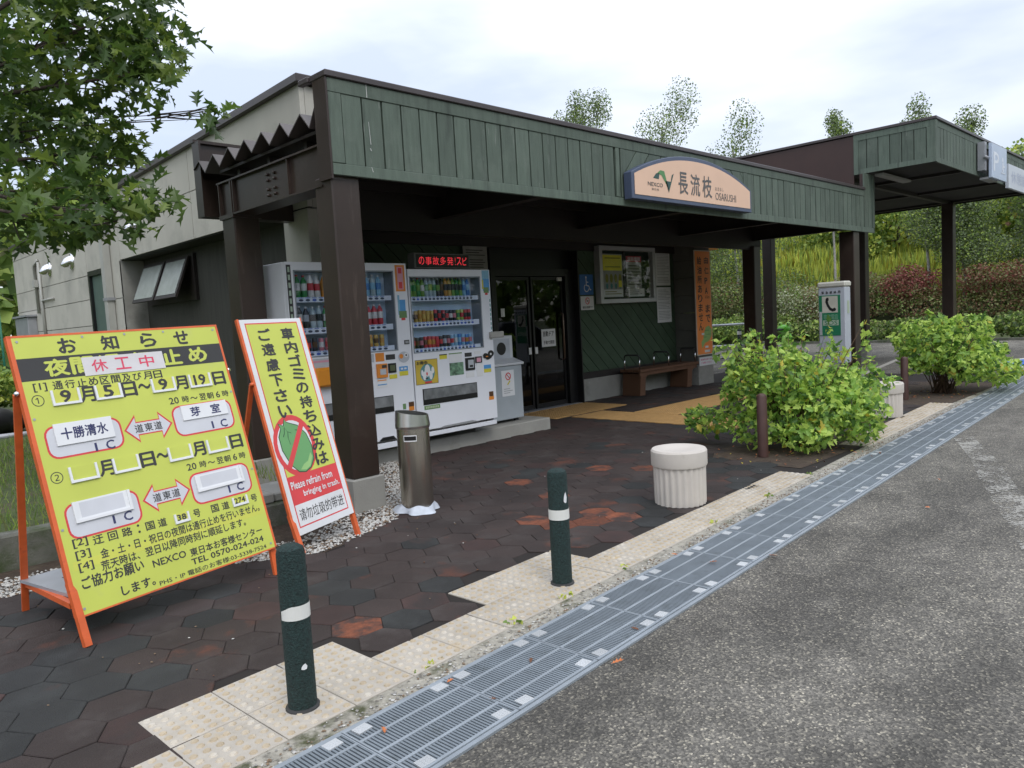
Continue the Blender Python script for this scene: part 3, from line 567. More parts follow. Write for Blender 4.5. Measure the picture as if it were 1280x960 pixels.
# hanging signs on the second canopy
LTB = mat('pale blue sign face', (.45, .53, .66), .35, var=.06, scale=2)
s = thing('parking_sign', 'pale blue projecting sign panel with faded white P on the tall canopy front', 'sign', (17.2, 3.9, 3.7))
mb = MB(); mb.box(17.2, 18.35, 3.86, 3.92, 3.72, 4.38); mb.build('panel', [LTB], s, bevel=.006)
mb = MB(); text(mb, 'P', 17.32, 17.72, 3.86, 4.22, lambda x, z: (x, 3.858, z), 0, .01); mb.disc((18.02, 3.858, 4.13), .05); mb.box(17.98, 18.06, 3.855, 3.858, 3.9, 4.07); mb.box(18.06, 18.18, 3.855, 3.858, 3.98, 4.02); mb.box(17.9, 18.2, 3.855, 3.858, 3.86, 3.88)
mb.build('lettering', mat('faded white print', (.66, .70, .76), .5), s)
mb = MB(); mb.box(17.05, 17.2, 3.95, 4.07, 3.86, 4.40); mb.build('bracket', GREYM, s); MB().tube([(17.0, 3.93, 4.1), (17.2, 3.93, 4.1)], .03, 8).build('hinge_pin', GREYM, s); MB().box(17.2, 17.9, 3.92, 4.07, 3.70, 3.74).build('support_plate', GREYM, s)
s = thing('blue_notice_panel', 'pale panel with faint lettering at the far right end of the tall canopy front', 'sign', (19.13, 3.95, 3.7))
mb = MB(); mb.box(19.13, 21.6, 3.99, 4.05, 3.70, 4.20); mb.build('panel', mat('pale panel face', (.56, .60, .66), .4, var=.06, scale=2), s)
mb = MB(); text(mb, '休憩施設', 19.35, 21.3, 3.82, 4.08, lambda x, z: (x, 3.987, z), 0, .0); mb.build('lettering', mat('faint blue print', (.42, .47, .58), .5), s)

# ================================================================ MAIN BUILDING
b_ = thing('rest_area_building', 'low concrete panelled service building with flat roof behind the canopy', 'building', (4.3, 7.3, 0))
def roofz(y): return 4.14-(y-7.3)*.031
# side wall X=4.3: courses of panels with recessed joints
XW = 4.3
def wallpanel(y0, y1, z0, z1, slope=False):
    zt0, zt1 = (roofz(y0), roofz(y1)) if slope else (z1, z1)
    g = .006
    MB().prism([(XW, y0+g, z0+g), (XW, y0+g, zt0-g), (XW, y1-g, zt1-g), (XW, y1-g, z0+g)], (.06, 0, 0)).build('wall_panel', ALC, b_)
for a, c in ((7.3, 10.3), (10.3, 13.27), (13.27, 16.8), (16.8, 20.4)): wallpanel(a, c, 3.46, 0, True)
for a, c in ((7.3, 10.3), (10.3, 13.27)): wallpanel(a, c, 2.83, 3.46)
wallpanel(13.27, 14.0, 2.22, 3.46); wallpanel(13.27, 14.0, 1.3, 2.22); wallpanel(13.27, 14.0, 0, 1.3)
wallpanel(14.0, 15.06, 2.78, 3.46)
for z0, z1 in ((0, .9), (.9, 1.35), (1.35, 1.82), (1.82, 2.29), (2.29, 2.72), (2.72, 3.46)):
    wallpanel(15.06, 17.8, z0, z1); wallpanel(17.8, 20.4, z0, z1)
mb = MB(); mb.prism([(XW+.062, 7.36, 2.85), (XW+.062, 7.36, 4.08), (XW+.062, 20.38, 3.66), (XW+.062, 20.38, 2.85)], (9.2, 0, 0)); mb.build('upper_volume', CONCD, b_)
mb = MB(); mb.box(XW+.062, XW+.3, 15.06, 20.38, 0, 2.849); mb.box(XW+.062, XW+.3, 13.29, 14.0, 0, 2.849); mb.box(XW+.3, 13.4, 20.2, 20.38, 0, 2.849); mb.box(XW+.062, XW+.3, 14.0, 15.06, 2.78, 2.849); mb.build('rear_wall', CONCD, b_)
mb = MB(); mb.box(XW+.063, 13.5, 7.302, 7.358, 2.83, 4.10); mb.build('front_parapet', ALC, b_)
for x in (5.5, 6.7, 7.9): pass
mb = MB(); P = [(XW-.06, 7.24, roofz(7.24)-.03), (XW-.06, 7.24, roofz(7.24)+.06), (XW-.06, 20.46, roofz(20.46)+.06), (XW-.06, 20.46, roofz(20.46)-.03)]
mb.prism(P, (.2, 0, 0)); mb.box(XW+.14, 13.6, 7.24, 7.42, 4.10, 4.195); mb.build('roof_edge', CAP, b_, bevel=.008)
# soffit, recessed wall with window, pier
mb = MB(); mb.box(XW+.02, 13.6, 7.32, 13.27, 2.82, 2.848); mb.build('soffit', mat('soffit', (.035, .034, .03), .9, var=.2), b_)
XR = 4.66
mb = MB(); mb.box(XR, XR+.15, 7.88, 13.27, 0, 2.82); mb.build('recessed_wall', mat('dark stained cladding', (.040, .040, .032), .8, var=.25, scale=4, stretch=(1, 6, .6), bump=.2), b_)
mb = MB(); mb.box(XW, XW+.34, 7.32, 7.86, 0, 2.82); mb.build('pier', ALC, b_, bevel=.01)
mb = MB(); mb.box(XW, XR, 13.272, 13.33, 0, 2.82); mb.build('recess_return', CONC, b_)
# window (top hung, tilted out)
w = MB().box(XR-.05, XR-.002, 11.15, 13.10, 2.06, 2.74).build('window', BROWND, b_)
for y0, y1 in ((11.22, 12.05), (12.12, 13.02)):
    mb = MB(); f = .045
    mb.prism([(XR-.06, y0, 2.70), (XR-.06, y1, 2.70), (XR-.30, y1, 2.10), (XR-.30, y0, 2.10)], (-.03, 0, .01)); mb.build('sash', BROWND, w)
    mb = MB(); k = .05; mb.prism([(XR-.092-k*.4, y0+k, 2.71-k), (XR-.092-k*.4, y1-k, 2.71-k), (XR-.332+k*.4, y1-k, 2.11+k), (XR-.332+k*.4, y0+k, 2.11+k)], (-.004, 0, .001))
    mb.build('pane', mat('frosted pane', (.30, .33, .31), .25, var=.15, scale=5, bump=.3, bscale=40), w)
# side door
d = MB().box(XW+.05, XW+.10, 14.04, 15.03, .0, 2.77).build('side_door', mat('grey green door', (.085, .13, .11), .5, var=.1), b_)
mb = MB(); mb.box(XW+.0, XW+.12, 14.0, 14.06, 0, 2.78); mb.box(XW, XW+.12, 14.98, 15.06, 0, 2.78); mb.box(XW, XW+.12, 14.06, 14.98, 2.70, 2.78); mb.build('door_frame', BLACK, d)
# front wall: plinth, boards, door opening
YW = 8.47
mb = MB(); mb.box(9.93, 13.12, YW-.02, YW+.15, -.02, .385); mb.build('plinth', CONC, b_, bevel=.008)
mb = MB(); mb.box(9.93, 13.12, YW-.005, YW+.15, .387, .50); mb.build('base_rail', BROWND, b_)
mb = MB(); mb.box(9.93, 13.12, YW+.022, YW+.15, .50, 2.82); mb.box(4.81, 8.0, YW+.022, YW+.15, 0, 2.82); mb.box(8.0, 9.93, YW+.05, YW+.15, 2.30, 2.82); mb.build('wall_backing', BROWND, b_)
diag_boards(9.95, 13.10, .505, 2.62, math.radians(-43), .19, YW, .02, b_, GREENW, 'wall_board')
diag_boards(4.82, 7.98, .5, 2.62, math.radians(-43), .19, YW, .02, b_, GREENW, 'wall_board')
mb = MB(); mb.box(4.82, 13.12, YW-.03, YW+.02, 2.625, 2.80); mb.build('lintel', BROWND, b_)
mb = MB(); mb.box(4.82, 13.1, 7.95, 8.0, 2.70, 2.80); mb.build('soffit_trim', mat('soffit trim', (.07, .068, .06), .7), b_)
# block pier carrying the orange sign
for k in range(7):
    z0, z1 = .40+k*.345, .40+(k+1)*.345-.008
    if z1 > 2.8: z1 = 2.8
    MB().box(13.12, 13.66, 7.99, 8.6, z0, z1).build('block', mat('grey blockwork', (.125, .125, .11), .9, var=.12, scale=5, bump=.3, rnd=.06), b_)
mb = MB(); mb.box(13.11, 13.675, 7.975, 8.61, -.02, .395); mb.build('pier_footing', CONC, b_, bevel=.008)
mb = MB(); mb.box(13.5, 13.62, 8.6, 20.38, 0, 2.849); mb.build('far_side_wall', CONCD, b_)
mb = MB(); mb.box(8.0, 9.93, 8.6, 8.75, -.01, .0); mb.box(4.9, 13.4, 12.0, 12.1, 0, 2.8); mb.box(4.9, 13.4, 8.75, 12, -.02, -.004); mb.build('interior', mat('dim interior', (.06, .065, .06), .7, var=.3, scale=2), b_)
# automatic doors
dr = thing('glass_entrance_doors', 'dark framed glass entrance doors beside the vending machines', 'door', (8.2, 8.5, 0))
mb = MB(); 
for x0, x1 in ((8.02, 8.10), (9.72, 9.92)): mb.box(x0, x1, 8.42, 8.56, 0, 2.30)
mb.box(8.10, 9.72, 8.42, 8.56, 2.18, 2.30); mb.box(7.98, 8.02, 8.40, 8.58, 0, 2.6); mb.box(9.92, 9.945, 8.3, 8.58, 0, 2.6); mb.box(8.02, 9.92, 8.50, 8.54, 2.30, 2.62); mb.build('door_frame', BLACK, dr)
for x0, x1 in ((8.11, 8.88), (8.93, 9.70)):
    l_ = MB().box(x0+.04, x1-.04, 8.485, 8.491, .09, 2.12).build('glass_leaf', GLASS, dr)
    mb = MB(); mb.box(x0, x0+.04, 8.47, 8.505, .02, 2.17); mb.box(x1-.04, x1, 8.47, 8.505, .02, 2.17); mb.box(x0+.04, x1-.04, 8.47, 8.505, .02, .09); mb.box(x0+.04, x1-.04, 8.47, 8.505, 2.12, 2.17); mb.build('stile', BLACK, l_)
mb = MB(); mb.tube([(9.62, 8.47, .78), (9.62, 8.42, .80), (9.62, 8.42, 1.55), (9.62, 8.47, 1.57)], .018, 8); mb.build('pull_handle', mat('bronze handle', (.20, .15, .12), .3, .7), dr)
mb = MB(); mb.box(8.80, 8.86, 8.462, 8.47, .92, 1.03); mb.box(8.95, 9.01, 8.462, 8.47, .92, 1.03); mb.box(8.22, 8.30, 8.466, 8.47, 1.55, 1.68); mb.box(9.56, 9.66, 8.44, 8.47, 2.10, 2.16); mb.build('sticker', WHITE, dr)
p_ = MB().box(9.13, 9.47, 8.476, 8.48, 1.02, 1.31).build('door_notice', WHITE, dr)
mb = MB(); text(mb, '自動ドア', 9.17, 9.43, 1.19, 1.28, lambda x, z: (x, 8.474, z), 0, .02); text(mb, '手動で開閉', 9.17, 9.43, 1.06, 1.12, lambda x, z: (x, 8.474, z), 0, .01); mb.build('lettering', CHAR, p_)
mb = MB(); mb.box(8.0, 9.93, 8.33, 8.6, -.01, .012); mb.build('threshold', GREYM, dr)
# far orange board seen at the corner of the building
mb = MB(); mb.box(13.66, 14.25, 8.12, 8.5, 2.70, 2.77); mb.build('orange_board', mat('orange board', (.55, .24, .04), .6, var=.1), None, label='narrow orange board under the canopy beside the orange sign', cat='board')
# side wall fittings
hood = MB().lathe([(.12, 0), (.125, .05), (.11, .14), (.06, .22), (.01, .25)], (0, 0, 0), 16).mesh('vent_hood', CHROME)
for i, (y, z) in enumerate(((17.45, 3.04), (15.9, 3.05), (12.38, 3.27))):
    me = MB(lambda a, b, c: (-b, a, c)).lathe([(.13, 0), (.14, .0)], (0, 0, 0), 16).v
    o = thing('vent_hood', ('round polished vent hood nearest the far end of the concrete side wall', 'round polished vent hood in the middle of the three on the side wall', 'round polished vent hood above the recessed window, behind the leaves')[i], 'vent', (4.3, y, z), 'vent hoods on the side wall')
    mb = MB(); n = 14; prof = [(0, .15), (-.02, .15), (-.021, .115), (-.06, .112), (-.13, .085), (-.19, .02)]; V = []
    for dx, r in prof: V += [(4.3+dx, y+r*math.cos(2*math.pi*q/n), z+r*math.sin(2*math.pi*q/n)-dx*dx*1.6) for q in range(n)]
    mb.add(V, [(a*n+q, a*n+(q+1) % n, (a+1)*n+(q+1) % n, (a+1)*n+q) for a in range(len(prof)-1) for q in range(n)]+[list(range((len(prof)-1)*n, len(prof)*n))], 0, True); mb.build('hood', CHROME, o)
o = thing('meter_box', 'grey electric meter cabinet at the far end of the concrete side wall', 'cabinet', (4.24, 19, 1.0))
mb = MB(); mb.box(4.12, 4.3, 18.85, 19.95, .9, 2.14); mb.build('cabinet', GREYM, o, bevel=.01)
mb = MB(); mb.box(4.08, 4.3, 18.8, 20.0, 2.15, 2.19); mb.build('lid', GREYM, o); mb = MB(); mb.box(4.10, 4.118, 18.92, 18.97, 1.4, 1.7); mb.box(4.10, 4.118, 19.85, 19.9, 1.4, 1.7); mb.build('hinge', CHAR, o)
PIPE = mat('painted pipe', (.40, .40, .37), .5, var=.06)
o = thing('downpipe', 'pale square downpipe beside the green side door', 'pipe', (4.25, 13.8, 0))
mb = MB(); mb.box(4.18, 4.29, 13.72, 13.88, 0, 3.9); mb.build('pipe', PIPE, o)
mb = MB()
for z in (1.0, 2.2, 3.3): MB().box(4.17, 4.3, 13.69, 13.91, z, z+.05).build('bracket', GREYM, o)
o = thing('wiring_conduit', 'thin grey conduits running down the far part of the side wall', 'conduit', (4.25, 18, 0))
mb = MB(); mb.tube([(4.27, 18.5, 2.2), (4.27, 18.5, 3.2), (4.27, 18.2, 3.3)], .03, 6); mb.tube([(4.27, 18.15, 1.5), (4.27, 18.15, 3.25)], .03, 6); mb.tube([(4.27, 18.15, 2.45), (4.27, 17.3, 2.45)], .02, 6); mb.box(4.22, 4.29, 18.4, 18.6, 2.75, 2.9); mb.build('pipes', PIPE, o)

# ================================================================ NAME SIGN ON THE FASCIA
ns = thing('name_sign', 'arched peach name board with slate blue frame on the green fascia', 'sign', (8.56, 5.1, 2.8))
XL, XRt = 7.06, 9.82; 
def arch(x0, x1, zb, zs, zt, n=28):
    return [(x1, zb), (x1, zs)]+[(x1+(x0-x1)*k/n, zs+(zt-zs)*(1-abs(2*k/n-1)**2.1)) for k in range(1, n)]+[(x0, zs), (x0, zb)]
MB().prism([(x, 5.17, z) for x, z in arch(XL, XRt, 2.775, 3.07, 3.36)][::-1], (0, -.11, 0)).build('frame', SLATE, ns, bevel=.006)
MB().prism([(x, 5.058, z) for x, z in arch(XL+.05, XRt-.05, 2.825, 3.055, 3.31)][::-1], (0, -.004, 0)).build('face', SIGNP, ns)
fn = lambda x, z: (x, 5.051, z)
mb = MB(); gp = mat('grey sign print', (.11, .11, .11), .6); gq = mat('green logo print', (.09, .24, .09), .5); gr_ = mat('dark green logo print', (.03, .08, .07), .5)
text(mb, '長', 8.0, 8.205, 2.895, 3.155, fn, 0, .012); text(mb, '流', 8.27, 8.48, 2.895, 3.155, fn, 0, .012); text(mb, '枝', 8.545, 8.765, 2.895, 3.155, fn, 0, .012)
text(mb, 'おさるし', 8.85, 9.06, 3.0, 3.045, fn, 0, .0); text(mb, 'OSARUSHI', 8.85, 9.38, 2.88, 2.975, fn, 0, .0)
text(mb, 'NEXCO', 7.36, 7.66, 2.94, 2.985, fn, 0, .008); text(mb, '東日本', 7.43, 7.58, 2.893, 2.92, fn, 0, 0)
mb.add([fn(*p) for p in [(7.47, 3.035), (7.53, 3.09), (7.60, 3.10), (7.585, 3.03)]], [(0, 1, 2, 3)], 2)
mb.add([fn(*p) for p in [(7.55, 3.095), (7.62, 3.135), (7.70, 3.13), (7.80, 2.89), (7.74, 2.98), (7.64, 3.08)]], [(0, 1, 2, 3, 4, 5)], 1)
mb.add([fn(*p) for p in [(7.785, 2.89), (7.72, 3.02), (7.83, 3.02), (7.90, 3.12), (7.86, 3.10)]], [(0, 3, 4), (0, 4, 2, 1)], 2)
mb.build('lettering', [gp, gq, gr_], ns)

# ================================================================ WALL SIGNS AND NOTICES
o = thing('notice_board', 'glazed white framed notice board with posters on the green wall', 'notice board', (11.4, 8.4, 1.7))
mb = MB()
for a in ((10.57, 12.28, 1.69, 1.765), (10.57, 12.28, 2.635, 2.71), (10.57, 10.655, 1.765, 2.635), (12.195, 12.28, 1.765, 2.635)): mb.box(a[0], a[1], 8.33, 8.46, a[2], a[3])
mb.build('frame', GREYM if False else mat('aluminium frame', (.50, .51, .52), .4, .3, var=.06), o, bevel=.004)
mb = MB(); mb.box(10.655, 12.195, 8.43, 8.455, 1.765, 2.635); mb.build('back_panel', mat('dark green felt', (.02, .035, .025), .9), o)
PAPER = mat('paper', (.70, .71, .72), .8, var=.05); PAPG = mat('grey print', (.36, .37, .38), .8, var=.1); PAPY = mat('yellow poster', (.80, .74, .07), .7, var=.1)
def lines(mb, x0, x1, z0, z1, n, y, m):
    h = (z1-z0)/n
    for k in range(n):
        if random.random() < .12: continue
        xe = x1-(x1-x0)*random.choice([0, 0, .1, .3]); z = z1-(k+.5)*h; mb.box(x0, xe, y-.001, y, z-h*.17, z+h*.17, m)
ps = MB(); ps.box(10.74, 11.34, 8.418, 8.424, 1.80, 2.58, 0); ps.box(10.76, 11.32, 8.414, 8.418, 2.28, 2.56, 1); ps.box(10.76, 11.32, 8.414, 8.418, 1.81, 1.94, 2); ps.box(11.2, 11.3, 8.412, 8.4135, 1.98, 2.1, 1)
lines(ps, 10.82, 11.27, 2.32, 2.53, 4, 8.4135, 3); lines(ps, 10.8, 11.28, 1.84, 1.92, 2, 8.4135, 3)
for k in range(4): ps.disc((10.86+k*.13, 8.413, 2.14), .045, m=3, ry=.08); ps.disc((10.86+k*.13, 8.4125, 2.0), .035, m=4, ry=.05)
ps.build('poster', [PAPG, PAPY, PAPER, mat('olive print', (.25, .24, .06), .8), mat('teal print', (.10, .26, .28), .8)], o)
ps = MB(); ps.box(11.46, 11.93, 8.418, 8.424, 1.96, 2.55, 0); ps.box(11.46, 11.93, 8.415, 8.418, 2.44, 2.55, 1); ps.box(11.5, 12.0, 8.414, 8.418, 1.80, 1.95, 2); lines(ps, 11.5, 11.9, 2.0, 2.40, 7, 8.4145, 3); lines(ps, 11.53, 11.96, 1.83, 1.94, 3, 8.4135, 3)
text(ps, '道路情報', 11.5, 11.9, 2.46, 2.535, lambda x, z: (x, 8.4145, z), 2, .02)
ps.build('poster', [mat('dark paper', (.40, .41, .43), .8), mat('pink heading', (.55, .10, .12), .7), PAPER, CHAR], o)
mb = MB(); mb.box(11.37, 11.41, 8.40, 8.43, 1.765, 2.635); mb.build('mullion', CHAR, o)
MB().box(10.66, 12.19, 8.35, 8.354, 1.77, 2.63).build('pane', glassmat('notice glass', (.97, .98, .98), .0), o)
for (z0, z1, lb) in ((2.0, 2.69, 'upper of the two white paper notices right of the notice board'), (1.275, 1.965, 'lower of the two white paper notices right of the notice board')):
    o = thing('paper_notice', lb, 'notice', (12.7, 8.45, z0), 'paper notices on the wall'); MB().box(12.46, 12.95, 8.452, 8.458, z0, z1).build('sheet', PAPER, o); mb = MB(); lines(mb, 12.50, 12.91, z0+.05, z1-.04, 20, 8.4505, 0); mb.build('lettering', PAPG, o)
o = thing('accessibility_sign', 'blue wheelchair symbol sign on the green wall by the doors', 'sign', (10.33, 8.45, 1.85)); MB().box(10.14, 10.50, 8.448, 8.458, 1.86, 2.21).build('panel', mat('blue sign', (.03, .14, .42), .5), o)
mb = MB(); mb.disc((10.31, 8.446, 2.16), .02, n=10); y = 8.446
def stroke(mb, pts, w, y, m=0):
    for (a, b), (c, d) in zip(pts, pts[1:]):
        l = math.hypot(c-a, d-b)+1e-6; nx_, nz_ = -(d-b)/l*w/2, (c-a)/l*w/2; mb.add([(a+nx_, y, b+nz_), (c+nx_, y, d+nz_), (c-nx_, y, d-nz_), (a-nx_, y, b-nz_)], [(0, 1, 2, 3)], m)
stroke(mb, [(10.31, 2.14), (10.315, 2.02), (10.38, 2.01), (10.41, 1.94), (10.44, 1.95)], .016, y); stroke(mb, [(10.31, 2.08), (10.37, 2.075)], .014, y)
stroke(mb, [(10.315+.062*math.cos(a), 1.975+.062*math.sin(a)) for a in np.linspace(2.0, 6.1, 14)], .014, y); mb.build('symbol', WHITE, o)
o = thing('no_smoking_sign', 'small white no smoking sign below the wheelchair sign', 'sign', (10.33, 8.45, 1.6)); MB().box(10.15, 10.50, 8.45, 8.458, 1.595, 1.835).build('panel', PAPER, o)
mb = MB(); stroke(mb, [(10.325+.055*math.cos(a), 1.75+.055*math.sin(a)) for a in np.linspace(0, 6.283, 18)], .014, 8.447); stroke(mb, [(10.29, 1.79), (10.36, 1.71)], .012, 8.447); stroke(mb, [(10.295, 1.75), (10.355, 1.75)], .014, 8.4465, 1); text(mb, '館内は禁煙です', 10.19, 10.46, 1.62, 1.66, lambda x, z: (x, 8.447, z), 1, .02); mb.build('symbol', [REDP, CHAR], o)
# orange fuel warning sign
o = thing('orange_warning_sign', 'tall narrow orange sign with black vertical writing and a green map on the block pier', 'sign', (13.35, 7.95, .57))
ORS = mat('orange sign face', (.92, .28, .06), .5, var=.05, scale=3)
MB().box(13.05, 13.64, 7.955, 7.974, .58, 2.65).build('panel', mat('cream edge', (.6, .52, .42), .5), o); MB().box(13.07, 13.62, 7.951, 7.9545, .60, 2.63).build('face', ORS, o)
mb = MB(); z = 2.52
fo = lambda x, z: (x, 7.949, z)
for ch, h in zip('由仁PA', (.13, .13, .12, .12)): text(mb, ch, 13.40, 13.55 if ch not in 'PA' else 13.50, z-h, z, fo, 0, .02); z -= h+.075
text(mb, '61km', 13.40, 13.56, 1.70, 1.76, fo, 1, .02)
for ch, zc in (('ま', 1.5), ('で', 1.3)): text(mb, ch, 13.40, 13.56, zc-.075, zc+.075, fo, 0, .02)
for k, ch in enumerate('給油所ありません'): text(mb, ch, 13.14, 13.29, 2.52-.15-k*.185, 2.52-k*.185, fo, 0, .02)
mp_ = [(13.22, .72), (13.20, .84), (13.28, .9), (13.30, 1.0), (13.38, 1.13), (13.50, 1.16), (13.60, 1.08), (13.59, .95), (13.52, .88), (13.45, .84), (13.33, .82), (13.27, .75)]
mb.add([fo(*p) for p in mp_], [list(range(len(mp_)))], 2); mb.box(13.22, 13.32, 7.9475, 7.9485, .98, 1.02, 3); mb.box(13.34, 13.46, 7.9475, 7.9485, .72, .76, 3); mb.box(13.32, 13.52, 7.9475, 7.9485, .63, .68, 3)
for a, c, z in ((13.34, 13.5, 1.06), (13.4, 13.56, .98), (13.3, 13.42, .93)): mb.box(a, c, 7.9475, 7.9485, z, z+.012, 4)
mb.build('lettering', [CHAR, mat('brown patch print', (.36, .09, .02), .6), mat('green map print', (.30, .48, .16), .6), PAPER, mat('dull green print', (.12, .28, .1), .6)], o)
o = thing('pink_notice', 'small white notice with pink writing below the orange sign', 'notice', (13.4, 7.96, .4)); MB().box(13.12, 13.72, 7.955, 7.968, .37, .54).build('sheet', WHITE, o)
mb = MB(); text(mb, '給油所はありません', 13.17, 13.66, .475, .51, lambda x, z: (x, 7.953, z), 0, .02); text(mb, 'ご注意ください', 13.17, 13.58, .41, .445, lambda x, z: (x, 7.953, z), 0, .02); mb.build('lettering', mat('pink print', (.60, .12, .25), .6), o)
# LED sign
o = thing('led_sign', 'black LED information display with red scrolling characters above the right vending machine', 'display', (5.9, 7.0, 2.1))
MB().box(5.44, 6.30, 6.99, 7.12, 2.15, 2.335).build('casing', mat('sign casing', (.16, .16, .15), .5), o, bevel=.006); MB().box(5.465, 6.275, 6.986, 6.989, 2.168, 2.317).build('screen', BLACK, o)
mb = MB(); LEDM = mat('red led', (1.0, .05, .07), .5, var=0, emit=.55)
x = 5.50
for ch, wd in (('の', .10), ('事', .11), ('故', .11), ('多', .11), ('発', .115), ('!', .035), ('ス', .095), ('ピ', .085)): text(mb, ch, x+(.01 if ch == '!' else 0), x+wd-.018, 2.195, 2.29, lambda x, z: (x, 6.984, z), 0, .0); x += wd
mb.build('lettering', LEDM, o)
mb = MB(); mb.box(5.6, 5.66, 7.0, 7.05, 2.10, 2.15); mb.box(6.05, 6.11, 7.0, 7.05, 2.10, 2.15); mb.build('foot', CHAR, o)
o = thing('grey_notice', 'pale grey printed notice hanging on the wall behind the LED display', 'notice', (7.7, 8.4, 2.2)); MB().box(7.45, 7.93, 8.40, 8.41, 2.1, 2.62).build('sheet', mat('grey paper', (.30, .30, .28), .8), o); mb = MB(); lines(mb, 7.5, 7.88, 2.15, 2.58, 12, 8.398, 0); mb.build('lettering', CHAR, o)
# ================================================================ CONCRETE SLAB AND VENDING MACHINES
mb = MB(); mb.box(3.75, 7.5, 6.88, 8.44, -.03, .15); o = mb.build('concrete_slab', CONC, kind='structure', bevel=.012)
VK = 6.70/6.6
def vx(x): return x*VK
def vz(z): return 1.5+(z-1.5)*VK
YV = 6.70
TOPC = {n: mat('drink '+n, c, .3, var=.12, scale=40) for n, c in dict(green=(.03, .22, .06), tea=(.14, .30, .05), white=(.6, .6, .58), red=(.50, .03, .05), orange=(.62, .24, .03), amber=(.45, .22, .04), blue=(.05, .20, .50), sky=(.22, .45, .62), dark=(.02, .025, .035), brown=(.10, .045, .02), gold=(.50, .34, .08), silver=(.35, .38, .42), lime=(.30, .45, .08), pink=(.55, .18, .22), cap=(.6, .6, .62), clear=(.35, .45, .48)).items()}
_dm = {}
def drink(kind, c1, c2):
    key = (kind, c1, c2)
    if key not in _dm:
        b = MB(); n = 10
        if kind == 'bottle':
            b.lathe([(.030, 0), (.032, .02), (.031, .07)], (0, 0, 0), n, 0); b.lathe([(.0325, .07), (.0325, .14)], (0, 0, 0), n, 1); b.lathe([(.032, .14), (.030, .165), (.013, .195), (.013, .205)], (0, 0, 0), n, 0); b.lathe([(.0145, .205), (.0145, .222)], (0, 0, 0), n, 2)
        else:
            b.lathe([(.024, 0), (.0275, .008), (.0275, .035)], (0, 0, 0), n, 0); b.lathe([(.028, .035), (.028, .085)], (0, 0, 0), n, 1); b.lathe([(.0275, .085), (.0275, .112), (.023, .122)], (0, 0, 0), n, 0)
        _dm[key] = b.mesh('sample_'+kind, [TOPC[c1], TOPC[c2], TOPC['cap' if kind == 'can' or c1 != 'green' else 'red']])
    return _dm[key]
BACKD = mat('pale blue display backdrop', (.46, .60, .74), .6, var=.15, scale=2); RAIL = mat('white price rail', (.66, .70, .76), .4, var=.05); BTN = mat('dark button', (.03, .045, .09), .3); BTNB = mat('blue button', (.04, .10, .42), .3)
def vending(lb, x0, x1, z0, z1, wx0, wx1, wz0, wz1, rows, right_strip):
    v = thing('vending_machine', lb, 'vending machine', (x0, YV, z0), 'drink vending machines'); D = .66; fy = YV
    b = MB(); b.box(x0, x0+.03, fy+.05, fy+D, z0, z1); b.box(x1-.03, x1, fy+.05, fy+D, z0, z1); b.box(x0+.03, x1-.03, fy+.05, fy+D, z1-.03, z1); b.box(x0+.03, x1-.03, fy+D-.02, fy+D, z0, z1-.03); b.box(x0+.03, x1-.03, fy+.2, fy+D-.02, z0, wz0-.05); b.build('cabinet', WHITEM, v, bevel=.006)
    b = MB(); b.box(x0+.002, wx0, fy, fy+.048, wz0, z1-.002); b.box(wx1, x1-.002, fy, fy+.048, wz0, z1-.002); b.box(wx0, wx1, fy, fy+.048, wz1, z1-.002); b.box(x0+.002, x1-.002, fy, fy+.048, vz(.33 if x0 > 5 else .30), wz0)
    dr_ = b.build('front_door', WHITEM, v)
    b = MB(); b.box(x0+.004, x1-.004, fy+.012, fy+.048, z0+.0, vz(.30 if x0 > 5 else .27)); b.build('kick_plate', WHITEM, v, bevel=.004)
    b = MB(); b.box(wx0, wx0+.012, fy-.004, fy+.17, wz0, wz1); b.box(wx1-.012, wx1, fy-.004, fy+.17, wz0, wz1); b.box(wx0, wx1, fy-.004, fy+.17, wz1-.012, wz1); b.box(wx0, wx1, fy-.004, fy+.17, wz0, wz0+.012); b.build('window_frame', mat('grey window frame', (.25, .28, .31), .4), dr_)
    b = MB(); b.box(wx0+.012, wx1-.012, fy+.165, fy+.17, wz0, wz1); b.build('display_backdrop', BACKD, v)
    MB().box(wx0+.012, wx1-.012, fy+.006, fy+.009, wz0+.012, wz1-.012).build('display_glass', VMGLASS, dr_)
    for kind, zs, seq in rows:
        r = MB(); zt, zb = vz(zs[0]), vz(zs[1]); r.box(wx0+.02, wx1-.10, fy+.03, fy+.16, zb, zb+.008); r.box(wx0+.02, wx1-.03, fy+.022, fy+.03, zb, zt); rl = r.build('shelf', RAIL, v)
        n = len(seq); w = (wx1-.11-wx0-.04)/n; bb = MB()
        for k in range(n):
            x = wx0+.04+(k+.5)*w; bb.disc((x, fy+.0215, (zt+zb)/2-.004), min(w*.36, .026), n=10, m=1 if random.random() < .2 else 0, ry=.013); bb.box(x-w*.35, x+w*.35, fy+.0205, fy+.0216, zt-.012, zt-.003, 2)
            c1, c2 = seq[k]
            if c1: 
                m_ = drink(kind, c1, c2); obj('sample_'+kind, m_, v, (x-x0, .085, zt-z0-.002), (0, 0, random.uniform(0, 6)), scale=(min(1, w/.064), min(1, w/.064), (1.0 if kind == 'bottle' else 1.08)*random.uniform(.94, 1.03)))
        bb.build('buttons', [BTN, BTNB, mat('price label', (.18, .25, .5), .5)], rl)
    MB().box(wx0+.02, wx1-.02, fy+.06, fy+.09, wz1+.008, wz1+.022).build('display_lamp', mat('display tube', (.9, .95, 1.0), .5, var=0, emit=6), v)
    return v, dr_
s2 = lambda s: [tuple(p.split('/')) if p else ('', '') for p in s.split()]
